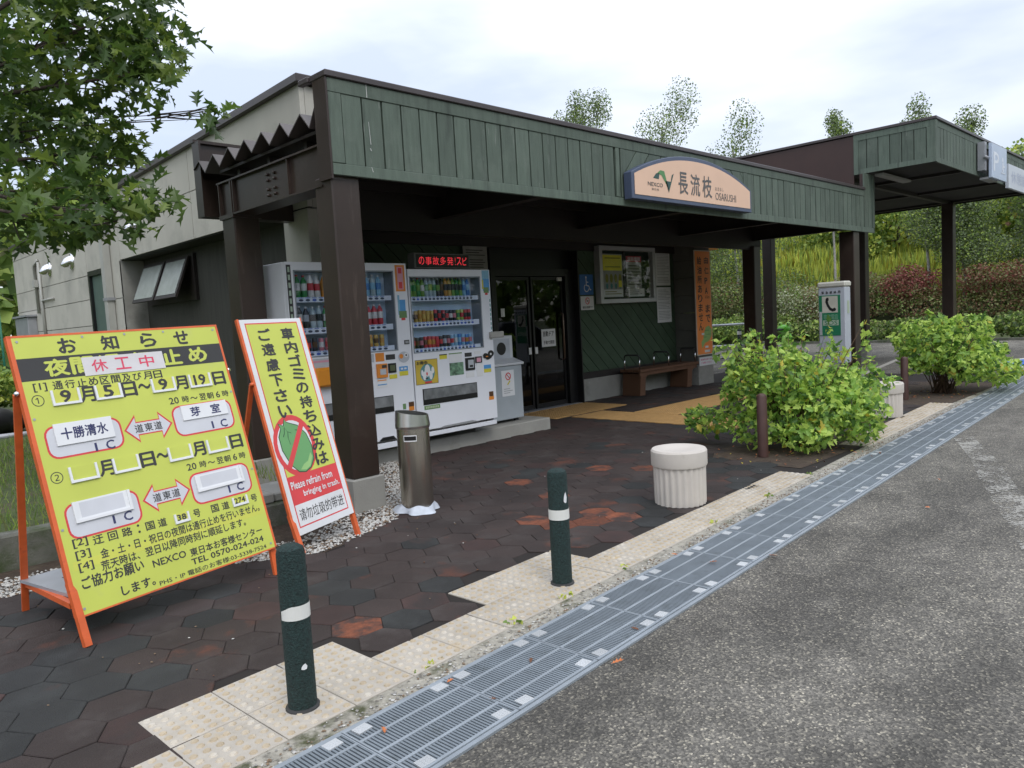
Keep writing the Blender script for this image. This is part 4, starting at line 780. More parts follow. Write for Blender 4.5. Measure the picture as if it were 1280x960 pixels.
R1 = [('bottle', (1.83, 1.78), s2('green/white green/white white/red white/red orange/amber orange/amber amber/orange green/lime tea/green tea/white blue/sky sky/blue clear/sky sky/blue')),
      ('bottle', (1.53, 1.47), s2('dark/white dark/silver clear/dark clear/dark green/white green/clear silver/dark brown/gold red/white dark/red red/dark red/white red/white red/white')),
      ('can', (1.30, 1.25), s2('dark/white dark/red dark/brown pink/white pink/red gold/brown brown/gold dark/gold gold/white amber/gold gold/amber amber/gold gold/brown gold/amber'))]
v1, d1 = vending('left white drink vending machine with orange tray, partly behind the brown post', vx(3.59), vx(5.015), vz(.21), vz(2.17), vx(3.67), vx(4.84), vz(1.24), vz(2.09), R1, 1)
R2 = [('bottle', (1.81, 1.76), s2('tea/green tea/green green/tea tea/white clear/green clear/lime clear/green dark/tea dark/brown amber/dark gold/dark tea/dark green/dark tea/dark sky/blue blue/sky')),
      ('can', (1.53, 1.47), s2('silver/dark gold/brown gold/amber amber/gold gold/gold gold/amber red/dark dark/red red/dark dark/red dark/white dark/pink lime/green lime/red red/dark red/dark')),
      ('can', (1.24, 1.19), s2('brown/red dark/brown dark/pink red/brown red/orange red/amber red/red dark/red dark/silver dark/pink sky/red sky/white blue/sky sky/pink blue/amber sky/pink'))]
v2, d2 = vending('white drink vending machine on the right, with the cartoon sticker and dark flap panel', vx(5.03), vx(6.25), vz(.25), vz(2.11), vx(5.045), vx(6.09), vz(1.19), vz(2.03), R2, 2)
def st(par, name, cols, rects, y=None):
    """flat stickers and fittings: rects = (x0,x1,z0,z1,mat index[,depth])"""
    b = MB()
    for i, r in enumerate(rects):
        d = r[5] if len(r) > 5 else .002+.0007*(i % 4); b.box(vx(r[0]), vx(r[1]), YV-d, YV-.0003, vz(r[2]), vz(r[3]), r[4])
    return b.build(name, cols, par)
LG_ = mat('light grey panel', (.45, .48, .52), .5); SKB = mat('sky sticker', (.08, .30, .62), .5); YST = mat('yellow sticker', (.62, .56, .05), .5); OST = mat('orange sticker', (.70, .24, .03), .5); PKS = mat('pink sticker', (.62, .30, .38), .5); GST = mat('green sticker', (.14, .26, .10), .5); TEAL = mat('teal print', (.10, .36, .36), .6)
st(d1, 'side_strip', [CHAR, mat('pale green print', (.35, .45, .35), .6)], [(3.60, 3.645, 1.2, 2.14, 0, .003)]+[(3.612, 3.634, 2.07-k*.075, 2.12-k*.075, 1, .004) for k in range(11)])
st(d1, 'pack_sticker', [OST, PKS, REDP], [(4.865, 4.99, 1.87, 2.15, 0, .002), (4.89, 4.965, 1.89, 2.13, 1, .003), (4.905, 4.95, 1.90, 1.97, 2, .004), (4.905, 4.95, 2.06, 2.12, 2, .004)])
st(d1, 'bottle_sticker', [SKB, GST, REDP, TOPC['sky']], [(4.90, 4.975, 1.66, 1.78, 0, .002), (4.885, 4.985, 1.585, 1.66, 1, .003), (4.91, 4.96, 1.56, 1.585, 2, .004), (4.875, 4.90, 1.62, 1.83, 3, .002)])
st(d1, 'key_lock', [GREYM, CHAR], [(4.925, 4.99, 1.30, 1.345, 1, .008), (4.935, 4.98, 1.31, 1.335, 0, .010)])
st(d1, 'price_band', [LG_, PKS], [(3.67, 4.52, 1.14, 1.225, 0, .003), (3.72, 4.45, 1.185, 1.205, 1, .004)])
b = MB(); b.box(vx(3.79), vx(4.34), YV-.09, YV-.001, vz(.945), vz(1.135)); tray = b.build('orange_tray', mat('orange plastic tray', (.72, .27, .02), .35, var=.05), v1, bevel=.02)
b = MB(); b.disc((vx(3.985), YV-.0925, vz(1.03)), .055, n=18, m=0); b.box(vx(3.93), vx(4.04), YV-.095, YV-.0925, vz(1.022), vz(1.038), 1); b.build('emblem', [REDP, PAPER], tray)
st(d1, 'coin_panel', [OST, CHAR, BLACK, LG_, YST, mat('dull olive display', (.10, .12, .06), .4), SKB, PAPER], [(4.54, 4.65, 1.14, 1.23, 0), (4.67, 4.79, 1.15, 1.205, 1), (4.54, 4.67, .97, 1.115, 0, .02), (4.575, 4.65, 1.00, 1.06, 3, .022), (4.60, 4.66, 1.07, 1.10, 1, .022), (4.69, 4.79, 1.01, 1.11, 2, .012), (4.71, 4.775, 1.03, 1.09, 5, .014), (4.70, 4.80, .945, .99, 4), (4.535, 4.67, .86, .95, 7), (4.545, 4.66, .935, .945, 0, .004), (4.545, 4.66, .89, .90, 6, .004)])
b = MB(); b.disc((vx(4.905), YV-.004, vz(1.165)), .075, n=18, m=0, ry=.06); b.disc((vx(4.87), YV-.006, vz(1.175)), .026, n=12, m=1); b.disc((vx(4.935), YV-.006, vz(1.185)), .026, n=12, m=2); b.disc((vx(4.935), YV-.007, vz(1.183)), .012, n=10, m=3); b.build('return_lever', [LG_, OST, PAPER, CHAR], d1)
st(d1, 'bird_logo_sticker', [SKB, YST, PAPER], [(4.835, 4.95, 1.015, 1.065, 0), (4.835, 4.95, .965, 1.013, 1), (4.855, 4.885, 1.03, 1.05, 2, .004), (4.90, 4.93, 1.03, 1.05, 2, .004)])
st(d1, 'age_sticker', [OST, TOPC['brown'], GST], [(4.93, 5.0, .575, .62, 0), (4.93, 5.0, .62, .67, 1), (4.85, 4.89, .60, .66, 2)])
def slot(par, x0, x1, z0, z1):
    b = MB(); b.box(vx(x0), vx(x1), YV-.006, YV-.0004, vz(z0), vz(z1), 0); o = b.build('delivery_slot', [BLACK], par)
    b = MB(); b.prism([(vx(x0)+.01, YV-.008, vz(z1)-.008), (vx(x0)+.01, YV-.012, vz(z0)+.06), (vx(x0)+.01, YV-.007, vz(z0)+.06), (vx(x0)+.01, YV-.006, vz(z1)-.008)], (vx(x1)-vx(x0)-.02, 0, 0)); b.build('flap', mat('smoky clear flap', (.20, .21, .22), .12, .2, var=.4, scale=9), o)
slot(d1, 3.88, 4.73, .595, .77); slot(d2, 5.13, 5.94, .61, .79)
b = MB(); b.prism([(vx(4.51), YV-.004, vz(.30)), (vx(4.73), YV-.004, vz(.30)), (vx(4.70), YV-.004, vz(.335)), (vx(4.56), YV-.004, vz(.335))], (0, .003, 0)); b.prism([(vx(3.98), YV-.004, vz(.30)), (vx(4.16), YV-.004, vz(.30)), (vx(4.13), YV-.004, vz(.33)), (vx(4.01), YV-.004, vz(.33))], (0, .003, 0)); b.build('foot_vent', BLACK, d1)
b = MB(); b.prism([(vx(5.30), YV-.004, vz(.325)), (vx(5.94), YV-.004, vz(.325)), (vx(5.84), YV-.004, vz(.35)), (vx(5.42), YV-.004, vz(.345))], (0, .003, 0)); b.build('foot_vent', mat('vent grey', (.28, .29, .30), .5), d2)  # foot vent drawn as a flat grey trapezoid
po = st(d2, 'cartoon_sticker', [mat('mustard sticker', (.55, .40, .05), .5), mat('sticker edge', (.10, .08, .05), .5)], [(5.05, 5.365, .84, 1.115, 1, .002), (5.055, 5.36, .845, 1.11, 0, .003)])
b = MB(); y = YV-.0036
b.disc((vx(5.215), y, vz(.965)), .105, n=20, m=0); y -= .0005
for cx, cz, rx, rz_ in ((5.215, .99, .04, .07), (5.17, .935, .025, .05), (5.26, .935, .025, .05), (5.29, .99, .02, .04), (5.14, .97, .015, .035)): b.disc((vx(cx), y, vz(cz)), rx, n=14, m=1, ry=rz_); y -= .0002
b.disc((vx(5.205), y, vz(.955)), .012, n=8, m=2, ry=.02); b.box(vx(5.17), vx(5.27), y-.0003, y, vz(.85), vz(.87), 2); b.disc((vx(5.20), y, vz(.905)), .02, n=8, m=3, ry=.01)
text(b, 'お得!缶', 5.07*VK, 5.22*VK, vz(1.06), vz(1.10), lambda x, z: (x, y, z), 3, .03); b.build('print', [TEAL, PAPER, REDP, CHAR], po)
st(d2, 'coin_panel', [CHAR, LG_, BLACK, OST, PKS, YST, SKB, PAPER, GST, mat('leafy print', (.12, .22, .14), .6, var=.9, scale=28)], [(5.40, 5.51, 1.10, 1.15, 5), (5.40, 5.51, 1.143, 1.155, 0, .004), (5.54, 5.735, 1.055, 1.16, 7), (5.54, 5.735, 1.145, 1.158, 8, .004), (5.54, 5.75, .90, 1.045, 9), (5.78, 5.885, 1.10, 1.145, 0, .005), (5.78, 5.92, .94, 1.085, 2, .012), (5.815, 5.90, .965, 1.06, 1, .016), (5.835, 5.885, .975, 1.0, 2, .018), (5.935, 6.04, 1.015, 1.09, 0, .010), (5.955, 6.02, 1.025, 1.075, 4, .012), (5.95, 6.05, .855, 1.005, 7), (5.955, 6.045, .975, 1.0, 4, .004), (6.07, 6.185, .935, .98, 6), (6.07, 6.185, .89, .933, 5), (5.785, 5.91, .855, .915, 7), (5.79, 5.905, .905, .915, 3, .004), (5.79, 5.905, .857, .863, 3, .004), (5.93, 6.03, 1.12, 1.155, 7)])
b = MB()
for cx, cz, r in ((6.10, 1.09, .04), (6.14, 1.075, .045), (6.19, 1.11, .05), (6.165, 1.085, .045)): b.disc((vx(cx), YV-.010+cx*1e-4, vz(cz)), r, n=14, m=0, ry=r*.8)
b.disc((vx(6.185), YV-.013, vz(1.105)), .014, n=10, m=1); b.disc((vx(6.12), YV-.013, vz(1.08)), .022, n=8, m=2, ry=.008); b.build('return_lever', [BLACK, PAPER, OST], d2)
st(d2, 'green_label', [GST, mat('pale green letters', (.45, .52, .36), .5)], [(5.14, 5.365, .555, .60, 0)]+[(5.16+k*.024, 5.177+k*.024, .567, .59, 1, .004) for k in range(8)])
st(d2, 'age_sticker', [OST, TOPC['brown']], [(6.125, 6.205, .555, .595, 0), (6.13, 6.20, .597, .655, 1)])
st(d2, 'bottle_sticker', [SKB, GST, YST, REDP, TOPC['sky']], [(6.125, 6.235, 1.98, 2.10, 4, .002), (6.13, 6.235, 1.86, 2.0, 0, .003), (6.14, 6.22, 1.835, 1.90, 1, .004), (6.16, 6.20, 1.81, 1.835, 3, .004), (6.12, 6.14, 1.88, 1.99, 2, .004)])
st(d2, 'side_print', [mat('teal side print', (.12, .35, .33), .5)], [(6.225, 6.238, 1.34+k*.055, 1.375+k*.055, 0, .003) for k in range(8)])
b = MB()
for x in (3.68, 4.9, 5.13, 6.15): b.lathe([(.03, 0), (.03, .02), (.015, .02), (.015, .1)], (vx(x), YV+.30, .15), 8)
b.build('levelling_feet', GREYM, v1)
mb = MB(); mb.box(3.6, 5.2, 7.0, 7.3, 0, .13); mb.box(3.62, 3.8, 6.75, 7.0, -.02, .12); mb.build('foundation_block', CONCD, None, label='weathered concrete block under the left vending machine', cat='block')
o = thing('wall_box', 'small grey box fixed to the right side of the right vending machine', 'box', (6.3, 6.7, 1.3)); MB().box(6.28, 6.50, 6.66, 6.80, 1.29, 1.365).build('box', mat('warm grey plastic', (.36, .35, .32), .5), o, bevel=.008)
# recycling bin
o = thing('recycling_bin', 'grey recycling bin with round opening right of the vending machines', 'bin', (6.7, 7.05, .17)); GB = mat('grey bin panel', (.36, .40, .43), .45, var=.05); WB = mat('white bin top', (.58, .60, .62), .4, var=.05)
mb = MB(); mb.box(6.40, 7.19, 7.07, 7.45, .19, .90); mb.build('body', GB, o, bevel=.008)
mb = MB(); mb.prism([(6.38, 7.05, .90), (6.38, 7.05, .93), (6.38, 7.24, .99), (6.38, 7.46, .99), (6.38, 7.46, .90)], (.84, 0, 0)); mb.build('lid', WB, o, bevel=.006)
mb = MB(); mb.box(6.60, 7.22, 7.25, 7.45, .952, 1.29); h = mb.build('upper_box', WB, o, bevel=.006); b = MB(); b.box(6.66, 7.16, 7.246, 7.249, .98, 1.25, 1); b.disc((7.0, 7.244, 1.12), .085, n=20, m=0); b.build('opening', [BLACK, LG_], h)
b = MB(); b.box(6.80, 7.03, 7.065, 7.069, .50, .84, 0); lb = b.build('label', [PAPER], o); b = MB(); stroke(b, [(6.92+.045*math.cos(a), .76+.045*math.sin(a)) for a in np.linspace(0, 6.283, 16)], .014, 7.063); stroke(b, [(6.89, .79), (6.95, .73)], .012, 7.063); stroke(b, [(6.90, .65), (6.95, .70)], .02, 7.063, 1); lines(b, 6.83, 6.99, .53, .61, 3, 7.063, 2); b.build('print', [REDP, YST, PAPG], lb)
mb = MB(); mb.box(6.45, 6.5, 7.12, 7.17, .15, .19); mb.box(7.08, 7.13, 7.12, 7.17, .15, .19); mb.build('foot', CHAR, o)

# ================================================================ STEEL BIN, CONCRETE STOOLS, BOLLARDS
cx, cy = 3.66, 4.87
o = thing('steel_ashtray_bin', 'tall cylindrical stainless steel ashtray bin beside the brown post', 'bin', (cx, cy, 0))
mb = MB(); mb.lathe([(.128, .03), (.132, .05), (.132, .685)], (cx, cy, 0), 36); mb.build('body', STEEL, o)
mb = MB(); n = 36; V = []
for r, z, s_ in ((.138, .68, 0), (.142, .70, 0), (.132, .80, .018), (.122, .80, .018), (.128, .72, 0)): V += [(cx+r*math.cos(2*math.pi*k/n), cy+r*math.sin(2*math.pi*k/n), z+s_*math.cos(2*math.pi*k/n-2.4)*1.2) for k in range(n)]
[mb.add(V[a*n:(a+2)*n], [(k, (k+1) % n, n+(k+1) % n, n+k) for k in range(n)], 0, True) for a in range(4)]; mb.build('collar', mat('brushed collar', (.60, .60, .58), .28, 1, var=.1), o)
mb = MB(); mb.lathe([(.124, .70), (.02, .69)], (cx, cy, 0), 24); mb.build('inner_tray', CHAR, o)
a0 = math.radians(233)
def cyl(cx, cy, r, a, z): return (cx+r*math.cos(a), cy+r*math.sin(a), z)
mb = MB(); AS = np.linspace(-.36, .36, 13)
for a1_, a2_ in zip(AS, AS[1:]):
    for z0, z1, r_o, m_ in ((.584, .592, .1365, 0), (.626, .634, .1365, 0), (.592, .626, .1335, 1)): mb.add([cyl(cx, cy, r_o, a0-.2+a1_, z0), cyl(cx, cy, r_o, a0-.2+a2_, z0), cyl(cx, cy, r_o, a0-.2+a2_, z1), cyl(cx, cy, r_o, a0-.2+a1_, z1)], [(0, 1, 2, 3)], m_)
for a1_ in (-.39, .36): mb.add([cyl(cx, cy, .1365, a0-.2+a1_, .584), cyl(cx, cy, .1365, a0-.2+a1_+.03, .584), cyl(cx, cy, .1365, a0-.2+a1_+.03, .634), cyl(cx, cy, .1365, a0-.2+a1_, .634)], [(0, 1, 2, 3)])
mb.build('slot', [WHITE, BLACK], o)
o = thing('white_cloth', 'crumpled white plastic sheet wrapped round the foot of the steel bin', 'cloth', (cx, cy, 0)); mb = MB(); n = 40; V = []
for k in range(n):
    a = 2*math.pi*k/n; w = .03*math.sin(3*a+1)+.018*math.sin(7*a); V += [(cx+(.135)*math.cos(a), cy+.135*math.sin(a), .055+.012*math.sin(5*a)), (cx+(.16+w*.5)*math.cos(a), cy+(.16+w*.5)*math.sin(a), .035+.008*math.sin(9*a)), (cx+(.185+w)*math.cos(a), cy+(.185+w)*math.sin(a), .004)]
mb.add(V, [(k*3+i, ((k+1) % n)*3+i, ((k+1) % n)*3+i+1, k*3+i+1) for k in range(n) for i in range(2)], 0, True); mb.build('cloth', mat('white plastic sheet', (.50, .54, .60), .4, var=.12, scale=20), o)
for (cx, cy, lb) in ((4.99, 3.24, 'fluted cream concrete ashtray stool standing alone on the dark paving'), (10.12, 3.46, 'fluted cream concrete ashtray stool half hidden behind the big bush')):
    o = thing('concrete_stool', lb, 'planter', (cx, cy, 0), 'fluted concrete stools')
    mb = MB(); mb.lathe([(.198, .0), (.200, .02), (.203, .30)], (cx, cy, 0), 96, flute=.075, nf=24, z_flute=(-1, 1)); mb.build('fluted_base', CREAMC, o)
    mb = MB(); mb.lathe([(.19, .295), (.212, .30), (.216, .31), (.216, .415), (.205, .43), (.14, .432), (.11, .422), (.02, .418)], (cx, cy, 0), 48); mb.build('top', CREAMC, o)
def bollard(cx, cy, h, lb, band=(.375, .432), chips=(), tilt=0, r=.057, torn=False):
    o = thing('bollard', lb, 'bollard', (cx, cy, 0), 'green sleeved bollards along the drain')
    mb = MB(); mb.lathe([(r, 0), (r, .05), (r*.98, h-.03), (r*.9, h-.012), (r*.6, h), (.005, h+.003)], (cx, cy, 0), 28); mb.build('sleeve', DGREEN, o)
    mb = MB(); n = 28
    am = math.atan2(-cy, -cx)
    for k in range(n):
        a, b2 = am+(k-n/2)*2*math.pi/n, am+(k+1-n/2)*2*math.pi/n; za = zb = 0
        if torn:
            za = .03*max(0, math.cos(a-am+1.9)); zb = .03*max(0, math.cos(b2-am+1.9))
            if (k-n/2) < -5: continue
        rr = r+.0016; mb.add([cyl(cx, cy, rr, a, band[0]), cyl(cx, cy, rr, b2, band[0]), cyl(cx, cy, rr, b2, band[1]-zb), cyl(cx, cy, rr, a, band[1]-za)], [(0, 1, 2, 3)], 0, True)
    mb.build('reflective_band', mat('white reflective tape', (.70, .70, .66), .35, var=.05), o)
    for (da, z, w, hh) in chips:
        mb = MB(); mb.add([cyl(cx, cy, r+.0014, am+da+w*x, z+hh*y) for x, y in ((-1, -.6), (-.2, -.9), (.7, -.8), (1, 0), (.4, .9), (-.3, .6), (-.8, .1))], [list(range(7))]); mb.build('chipped_patch', WHITE, o)
    mb = MB(); mb.lathe([(r+.012, 0), (r+.010, .006), (r, .01)], (cx, cy, .001), 20); mb.build('foot_ring', CHAR, o)
    return o
bollard(1.40, 2.715, .665, 'dark green bollard with torn white band, nearest at the front', torn=True, chips=((-.05+.35, .185, .22, .014),))
bollard(3.08, 2.80, .655, 'dark green bollard with whole white band, second along the drain', chips=((.75, .50, .2, .035),))
bollard(17.95, 4.2, .6, 'dark green bollard at the right edge beyond the far bush')
o = bollard(20.0, 10.8, .85, 'dark green bollard with white band by the metal railing in the distance', band=(.7, .8))
for (x, y, lb) in ((6.96, 3.54, 'slim brown steel bollard in front of the nearer bush'), (11.85, 3.78, 'slim brown steel bollard in front of the farther bush')):
    o = thing('brown_bollard', lb, 'bollard', (x, y, 0), 'slim brown bollards by the bushes'); mb = MB(); mb.lathe([(.052, 0), (.050, .60), (.042, .62), (.02, .632), (.003, .635)], (x, y, 0), 20); mb.build('post', BRBOL, o)

# ================================================================ BENCH
o = thing('wooden_bench', 'low wooden bench with three steel arm loops against the green wall', 'bench', (12, 8.1, 0))
for y0, y1 in ((7.93, 8.08), (8.09, 8.24), (8.25, 8.38)): MB().box(11.08, 13.05, y0, y1, .425, .475).build('seat_slat', WOOD, o, bevel=.005)
for x in (11.16, 12.72):
    mb = MB(); mb.prism([(x-.07, 7.96, 0), (x-.02, 7.96, .40), (x-.02, 8.36, .40), (x-.07, 8.36, 0)], (.16, 0, 0)); mb.build('leg', WOOD, o, bevel=.006)
    mb = MB(); mb.prism([(x+.10, 7.965, .40), (x+.10, 7.965, .30), (x+.28, 7.965, .40)], (0, .05, 0)); mb.build('brace', WOOD, o)
mb = MB(); mb.box(11.1, 13.0, 7.955, 7.99, .36, .423); mb.build('apron', WOOD, o)
for x in (11.12, 12.05, 12.98):
    h = MB().tube([(x, 7.97, .47), (x, 7.97, .70)], .013, 8).tube([(x, 8.3, .47), (x, 8.3, .70)], .013, 8).build('arm_loop', CHROME, o); MB().tube([(x, 7.97, .70), (x, 8.0, .735), (x, 8.27, .735), (x, 8.3, .70)], .015, 8).build('grip', CHAR, h)

# ================================================================ SIGN STANDS
def bil(TL, TR, BR, BL):
    TL, TR, BR, BL = map(Vector, (TL, TR, BR, BL)); nr = (TR-TL).cross(TL-BL).normalized()
    if nr.y > 0: nr = -nr
    C_ = (TL+TR+BR+BL)/4; nr = (TR-BL).cross(TL-BR).normalized(); nr = -nr if nr.y > 0 else nr
    TL, TR, BR, BL = [p-nr*(p-C_).dot(nr) for p in (TL, TR, BR, BL)]
    def f(u, v, w=0.0):
        p = (BL*(1-u)+BR*u)*(1-v)+(TL*(1-u)+TR*u)*v; return tuple(p+nr*w)
    return f, nr
f1, n1 = bil((.912, 4.596, 1.543), (2.063, 4.73, 1.569), (2.136, 4.362, .172), (1.001, 4.145, .152))
o = thing('road_closure_sign', 'big lemon yellow notice board on an orange folding stand, announcing the night road closure', 'sign', (1.55, 4.5, 0))
U, Vv = 1.155, 1.46
def rect(mb, u0, u1, v0, v1, w0, w1, f, m=0):
    V = [f(u, v, w) for w in (w0, w1) for u, v in ((u0, v0), (u1, v0), (u1, v1), (u0, v1))]; mb.add(V, [(3, 2, 1, 0), (4, 5, 6, 7), (0, 1, 5, 4), (1, 2, 6, 5), (2, 3, 7, 6), (3, 0, 4, 7)], m)
mb = MB(); rect(mb, 0, 1, 0, 1, -.004, .003, f1); panel = mb.build('panel', YEL, o)
mb = MB(); rect(mb, -.018, .0, .0, 1.004, -.03, .004, f1); rect(mb, 1.0, 1.012, 0, 1.004, -.03, .003, f1); rect(mb, -.018, 1.012, 1.0, 1.008, -.03, .004, f1); rect(mb, 0, 1, -.006, 0, -.01, .003, f1); mb.build('frame', ORANGE, o)
fa, fb_ = Vector((1.005, 4.122, 0)), Vector((2.139, 4.346, 0))
for ft, (u, v) in ((fa, (-.006, .12)), (fb_, (1.0, .12))): MB().bar(ft, f1(u, v, -.012), .035, .03).build('front_leg', ORANGE, o)
for ft, u in ((Vector((.925, 5.0, 0)), -.02), (Vector((2.06, 5.2, 0)), 1.01)):
    MB().bar(ft, f1(u, .80, -.03), .035, .02).build('back_leg', ORANGE, o)
MB().tube([f1(-.02, .80, -.03), f1(-.03, .80, .0)], .012, 8).tube([f1(1.01, .8, -.03), f1(1.02, .8, 0)], .012, 8).build('hinge_bolt', CHROME, o)
for a_, c_ in (((.935, 4.93, .17), (1.0, 4.30, .17)), ((2.06, 5.14, .17), (2.13, 4.5, .17))): MB().bar(a_, c_, .03).build('cross_bar', ORANGE, o)
mb = MB(); 
P = [(.90, 4.93), (1.22, 4.98), (1.32, 4.42), (1.02, 4.36)]; mb.prism([(x, y, .185) for x, y in P], (0, 0, .018)); 
for t in (.3, .55): mb.prism([(1.03+t*.12, 4.9-t*.5, .204), (1.15+t*.12, 4.92-t*.5, .204), (1.16+t*.12, 4.88-t*.5, .204), (1.04+t*.12, 4.86-t*.5, .204)], (0, 0, .001), 1)
mb.build('shelf_plate', [GREYM, CHAR], o)
T1 = MB(); LF = lambda w: (lambda u, v: f1(u, v, w)); W0 = .0036
def tx(mb, s, uc, vc, w, h, m=0, bold=.03, wz=W0, f=f1): text(mb, s, uc-w/2, uc+w/2, vc-h/2, vc+h/2, lambda u, v: f(u, v, wz), m, bold)
rect(T1, 0.0, 1.0, .838, .922, .0031, .0034, f1, 0)
for s_, u in (('お', .225), ('知', .42), ('ら', .612), ('せ', .79)): tx(T1, s_, u, .960, .078, .056)
for s_, u in (('夜', .157), ('間', .272), ('通', .40), ('行', .55), ('止', .711), ('め', .856)): tx(T1, s_, u, .880, .10, .062, 1, .035, .0038)
tx(T1, '[1]', .068, .812, .055, .032, 0, .012)
for k, ch in enumerate('通行止め区間及び月日'): tx(T1, ch, .142+k*.0525, .8135, .042, .031, 0, .018)
tx(T1, '①', .046, .765, .052, .042, 0, .0); tx(T1, '②', .043, .483, .052, .042, 0, .0)
for v in (.767, .482):
    for ch, u in (('月', .26), ('日', .455), ('月', .725), ('日', .942)): tx(T1, ch, u, v, .068, .056, 0, .03)
    tx(T1, '〜', .532, v+.004, .062, .020, 0, .03)
for v in (.696, .417):
    for s_, u, w in (('20', .662, .05), ('時', .725, .036), ('〜', .772, .04), ('翌', .822, .036), ('朝', .865, .036), ('6', .91, .022), ('時', .955, .036)): tx(T1, s_, u, v, w, .027 if s_ != '〜' else .010, 0, .015)
# boxes
def rrect(mb, u0, u1, v0, v1, ru, w, f, m):
    rv = ru*U/Vv; P = []
    for cx_, cy_, a in ((u1-ru, v1-rv, 0), (u0+ru, v1-rv, 90), (u0+ru, v0+rv, 180), (u1-ru, v0+rv, 270)):
        for k in range(5): t = math.radians(a+k*22.5); P.append(f(cx_+ru*math.cos(t), cy_+rv*math.sin(t), w))
    mb.add(P, [list(range(len(P)))], m)
for (a, b2, c, d_) in ((.033, .372, .546, .667), (.63, .968, .543, .672), (.034, .365, .255, .383), (.627, .968, .258, .388)):
    rrect(T1, a, b2, c, d_, .045, .0034, f1, 2); rrect(T1, a+.009, b2-.009, c+.007, d_-.007, .038, .0038, f1, 3)
for u, v in ((.272, .566), (.87, .570), (.268, .291), (.865, .290)): tx(T1, 'I', u-.035, v, .009, .03, 4, .01, .0042); tx(T1, 'C', u+.03, v, .038, .033, 4, .02, .0042)
for v in (.607, .330):
    for g_, m_, w_ in ((0, 2, .0034), (.008, 3, .0038)):
        u0, u1 = .38+g_*1.4, .624-g_*1.4; hh, hs = .056-g_*1.5, .027-g_*.6
        T1.add([f1(u, v+dv, w_) for u, dv in ((u0, 0), (.445-g_*.4, hh), (.445-g_*.4, hs), (.56+g_*.4, hs), (.56+g_*.4, hh), (u1, 0), (.56+g_*.4, -hh), (.56+g_*.4, -hs), (.445-g_*.4, -hs), (.445-g_*.4, -hh))], [(0, 1, 9), (2, 3, 7, 8), (4, 5, 6)], m_)
    for k, ch in enumerate('道東道'): tx(T1, ch, .452+k*.048, v, .04, .032, 0, .012, .0042)
tx(T1, '[2]', .070, .243, .062, .033, 0, .012)
for s_, u, w in (('迂', .145, .045), ('回', .210, .042), ('路', .275, .045), ('：', .33, .01), ('国', .385, .042), ('道', .445, .042), ('号', .625, .036), ('国', .725, .04), ('道', .785, .04), ('号', .955, .036)): tx(T1, s_, u, .238-.012*u, w, .031, 0, .018)
rect(T1, .02, .985, .152+.0, .183, .0031, .0033, f1, 5)
tx(T1, '[3]', .070, .200, .062, .033, 0, .012); tx(T1, '金・土・日・祝日の夜間は通行止めを行いません。', .555, .184, .83, .034, 0, .018)
tx(T1, '[4]', .070, .157, .062, .033, 0, .012); tx(T1, '荒天時は、翌日以降同時刻に順延します。', .50, .142, .74, .034, 0, .018)
tx(T1, 'NEXCO', .435, .092, .165, .026, 0, .02); tx(T1, '東日本お客様センター', .745, .088, .41, .032, 0, .02)
tx(T1, 'TEL 0570-024-024', .74, .052, .41, .023, 0, .02)
tx(T1, 'ご協力お願い', .172, .103, .275, .042, 0, .025); tx(T1, 'します。', .265, .035, .155, .034, 0, .025)
tx(T1, 'PHS・IP 電話のお客様:03-5338-7524', .655, .0165, .59, .021, 0, .01)
T1.build('lettering', [CHAR, YEL, REDP, SILV, NAVY, YEL2], panel)
# white plates
def plate(mbf, u0, u1, v0, v1, fill, txt=None, m=0, rim=.010, closed=False):
    b = MB(); rect(b, u0, u1, v0, v1, .0035, .006, f1, 0); o2 = None
    if fill: rect(b, u0+rim, u1-rim, v0+rim, v1-(0 if not closed else rim), .006, .0065, f1, 1)
    rect(b, u0, u0+rim, v0, v1, .006, .014, f1, 0); rect(b, u1-rim, u1, v0, v1, .006, .014, f1, 0); rect(b, u0+rim, u1-rim, v0, v0+rim*.8, .006, .014, f1, 0)
    if txt: text(b, txt[0], (u0+u1)/2-txt[1]/2, (u0+u1)/2+txt[1]/2, (v0+v1)/2+.003-txt[2]/2, (v0+v1)/2+.003+txt[2]/2, lambda u, v: f1(u, v, .0072), 2, .03)
    b.build('number_plate', [PLATE, fill if fill else YEL, m if m else CHAR], o)
for u, s_, w in ((.163, '9', .042), (.354, '5', .042), (.627, '9', .042), (.829, '19', .062)): plate(0, u-.062, u+.062, .738, .795, YEL2, (s_, w, .044))
for u in (.156, .349, .62, .831): plate(0, u-.062, u+.062, .452, .510, YEL)
plate(0, .505, .582, .210, .248, YEL2, ('38', .045, .022)); plate(0, .825, .915, .212, .25, YEL2, ('274', .06, .022))
def nameplate(u0, u1, v0, v1, txts, fold=False):
    b = MB(); rect(b, u0, u1, v0, v1, .0042, .012 if not fold else .007, f1, 0)
    if fold: rect(b, u0, u0+.012, v0, v1, .007, .015, f1, 0); rect(b, u1-.012, u1, v0, v1, .007, .015, f1, 0); rect(b, u0+.012, u1-.012, v0, v0+.010, .007, .015, f1, 0); rect(b, u0+.03, u1-.03, v0+.016, v1-.006, .0072, .0078, f1, 2)
    for s_, uc, w, h in txts: text(b, s_, uc-w/2, uc+w/2, (v0+v1)/2-h/2, (v0+v1)/2+h/2, lambda u, v: f1(u, v, .0125), 1, .025)
    b.build('place_plate', [PLATE, NAVY, SILV], o)
nameplate(.076, .332, .592, .672, [(c, .125+k*.052, .047, .042) for k, c in enumerate('十勝清水')]); nameplate(.682, .938, .607, .668, [('芽', .755, .052, .038), ('室', .87, .052, .038)])
nameplate(.072, .328, .310, .386, [], True); nameplate(.658, .925, .308, .376, [], True)
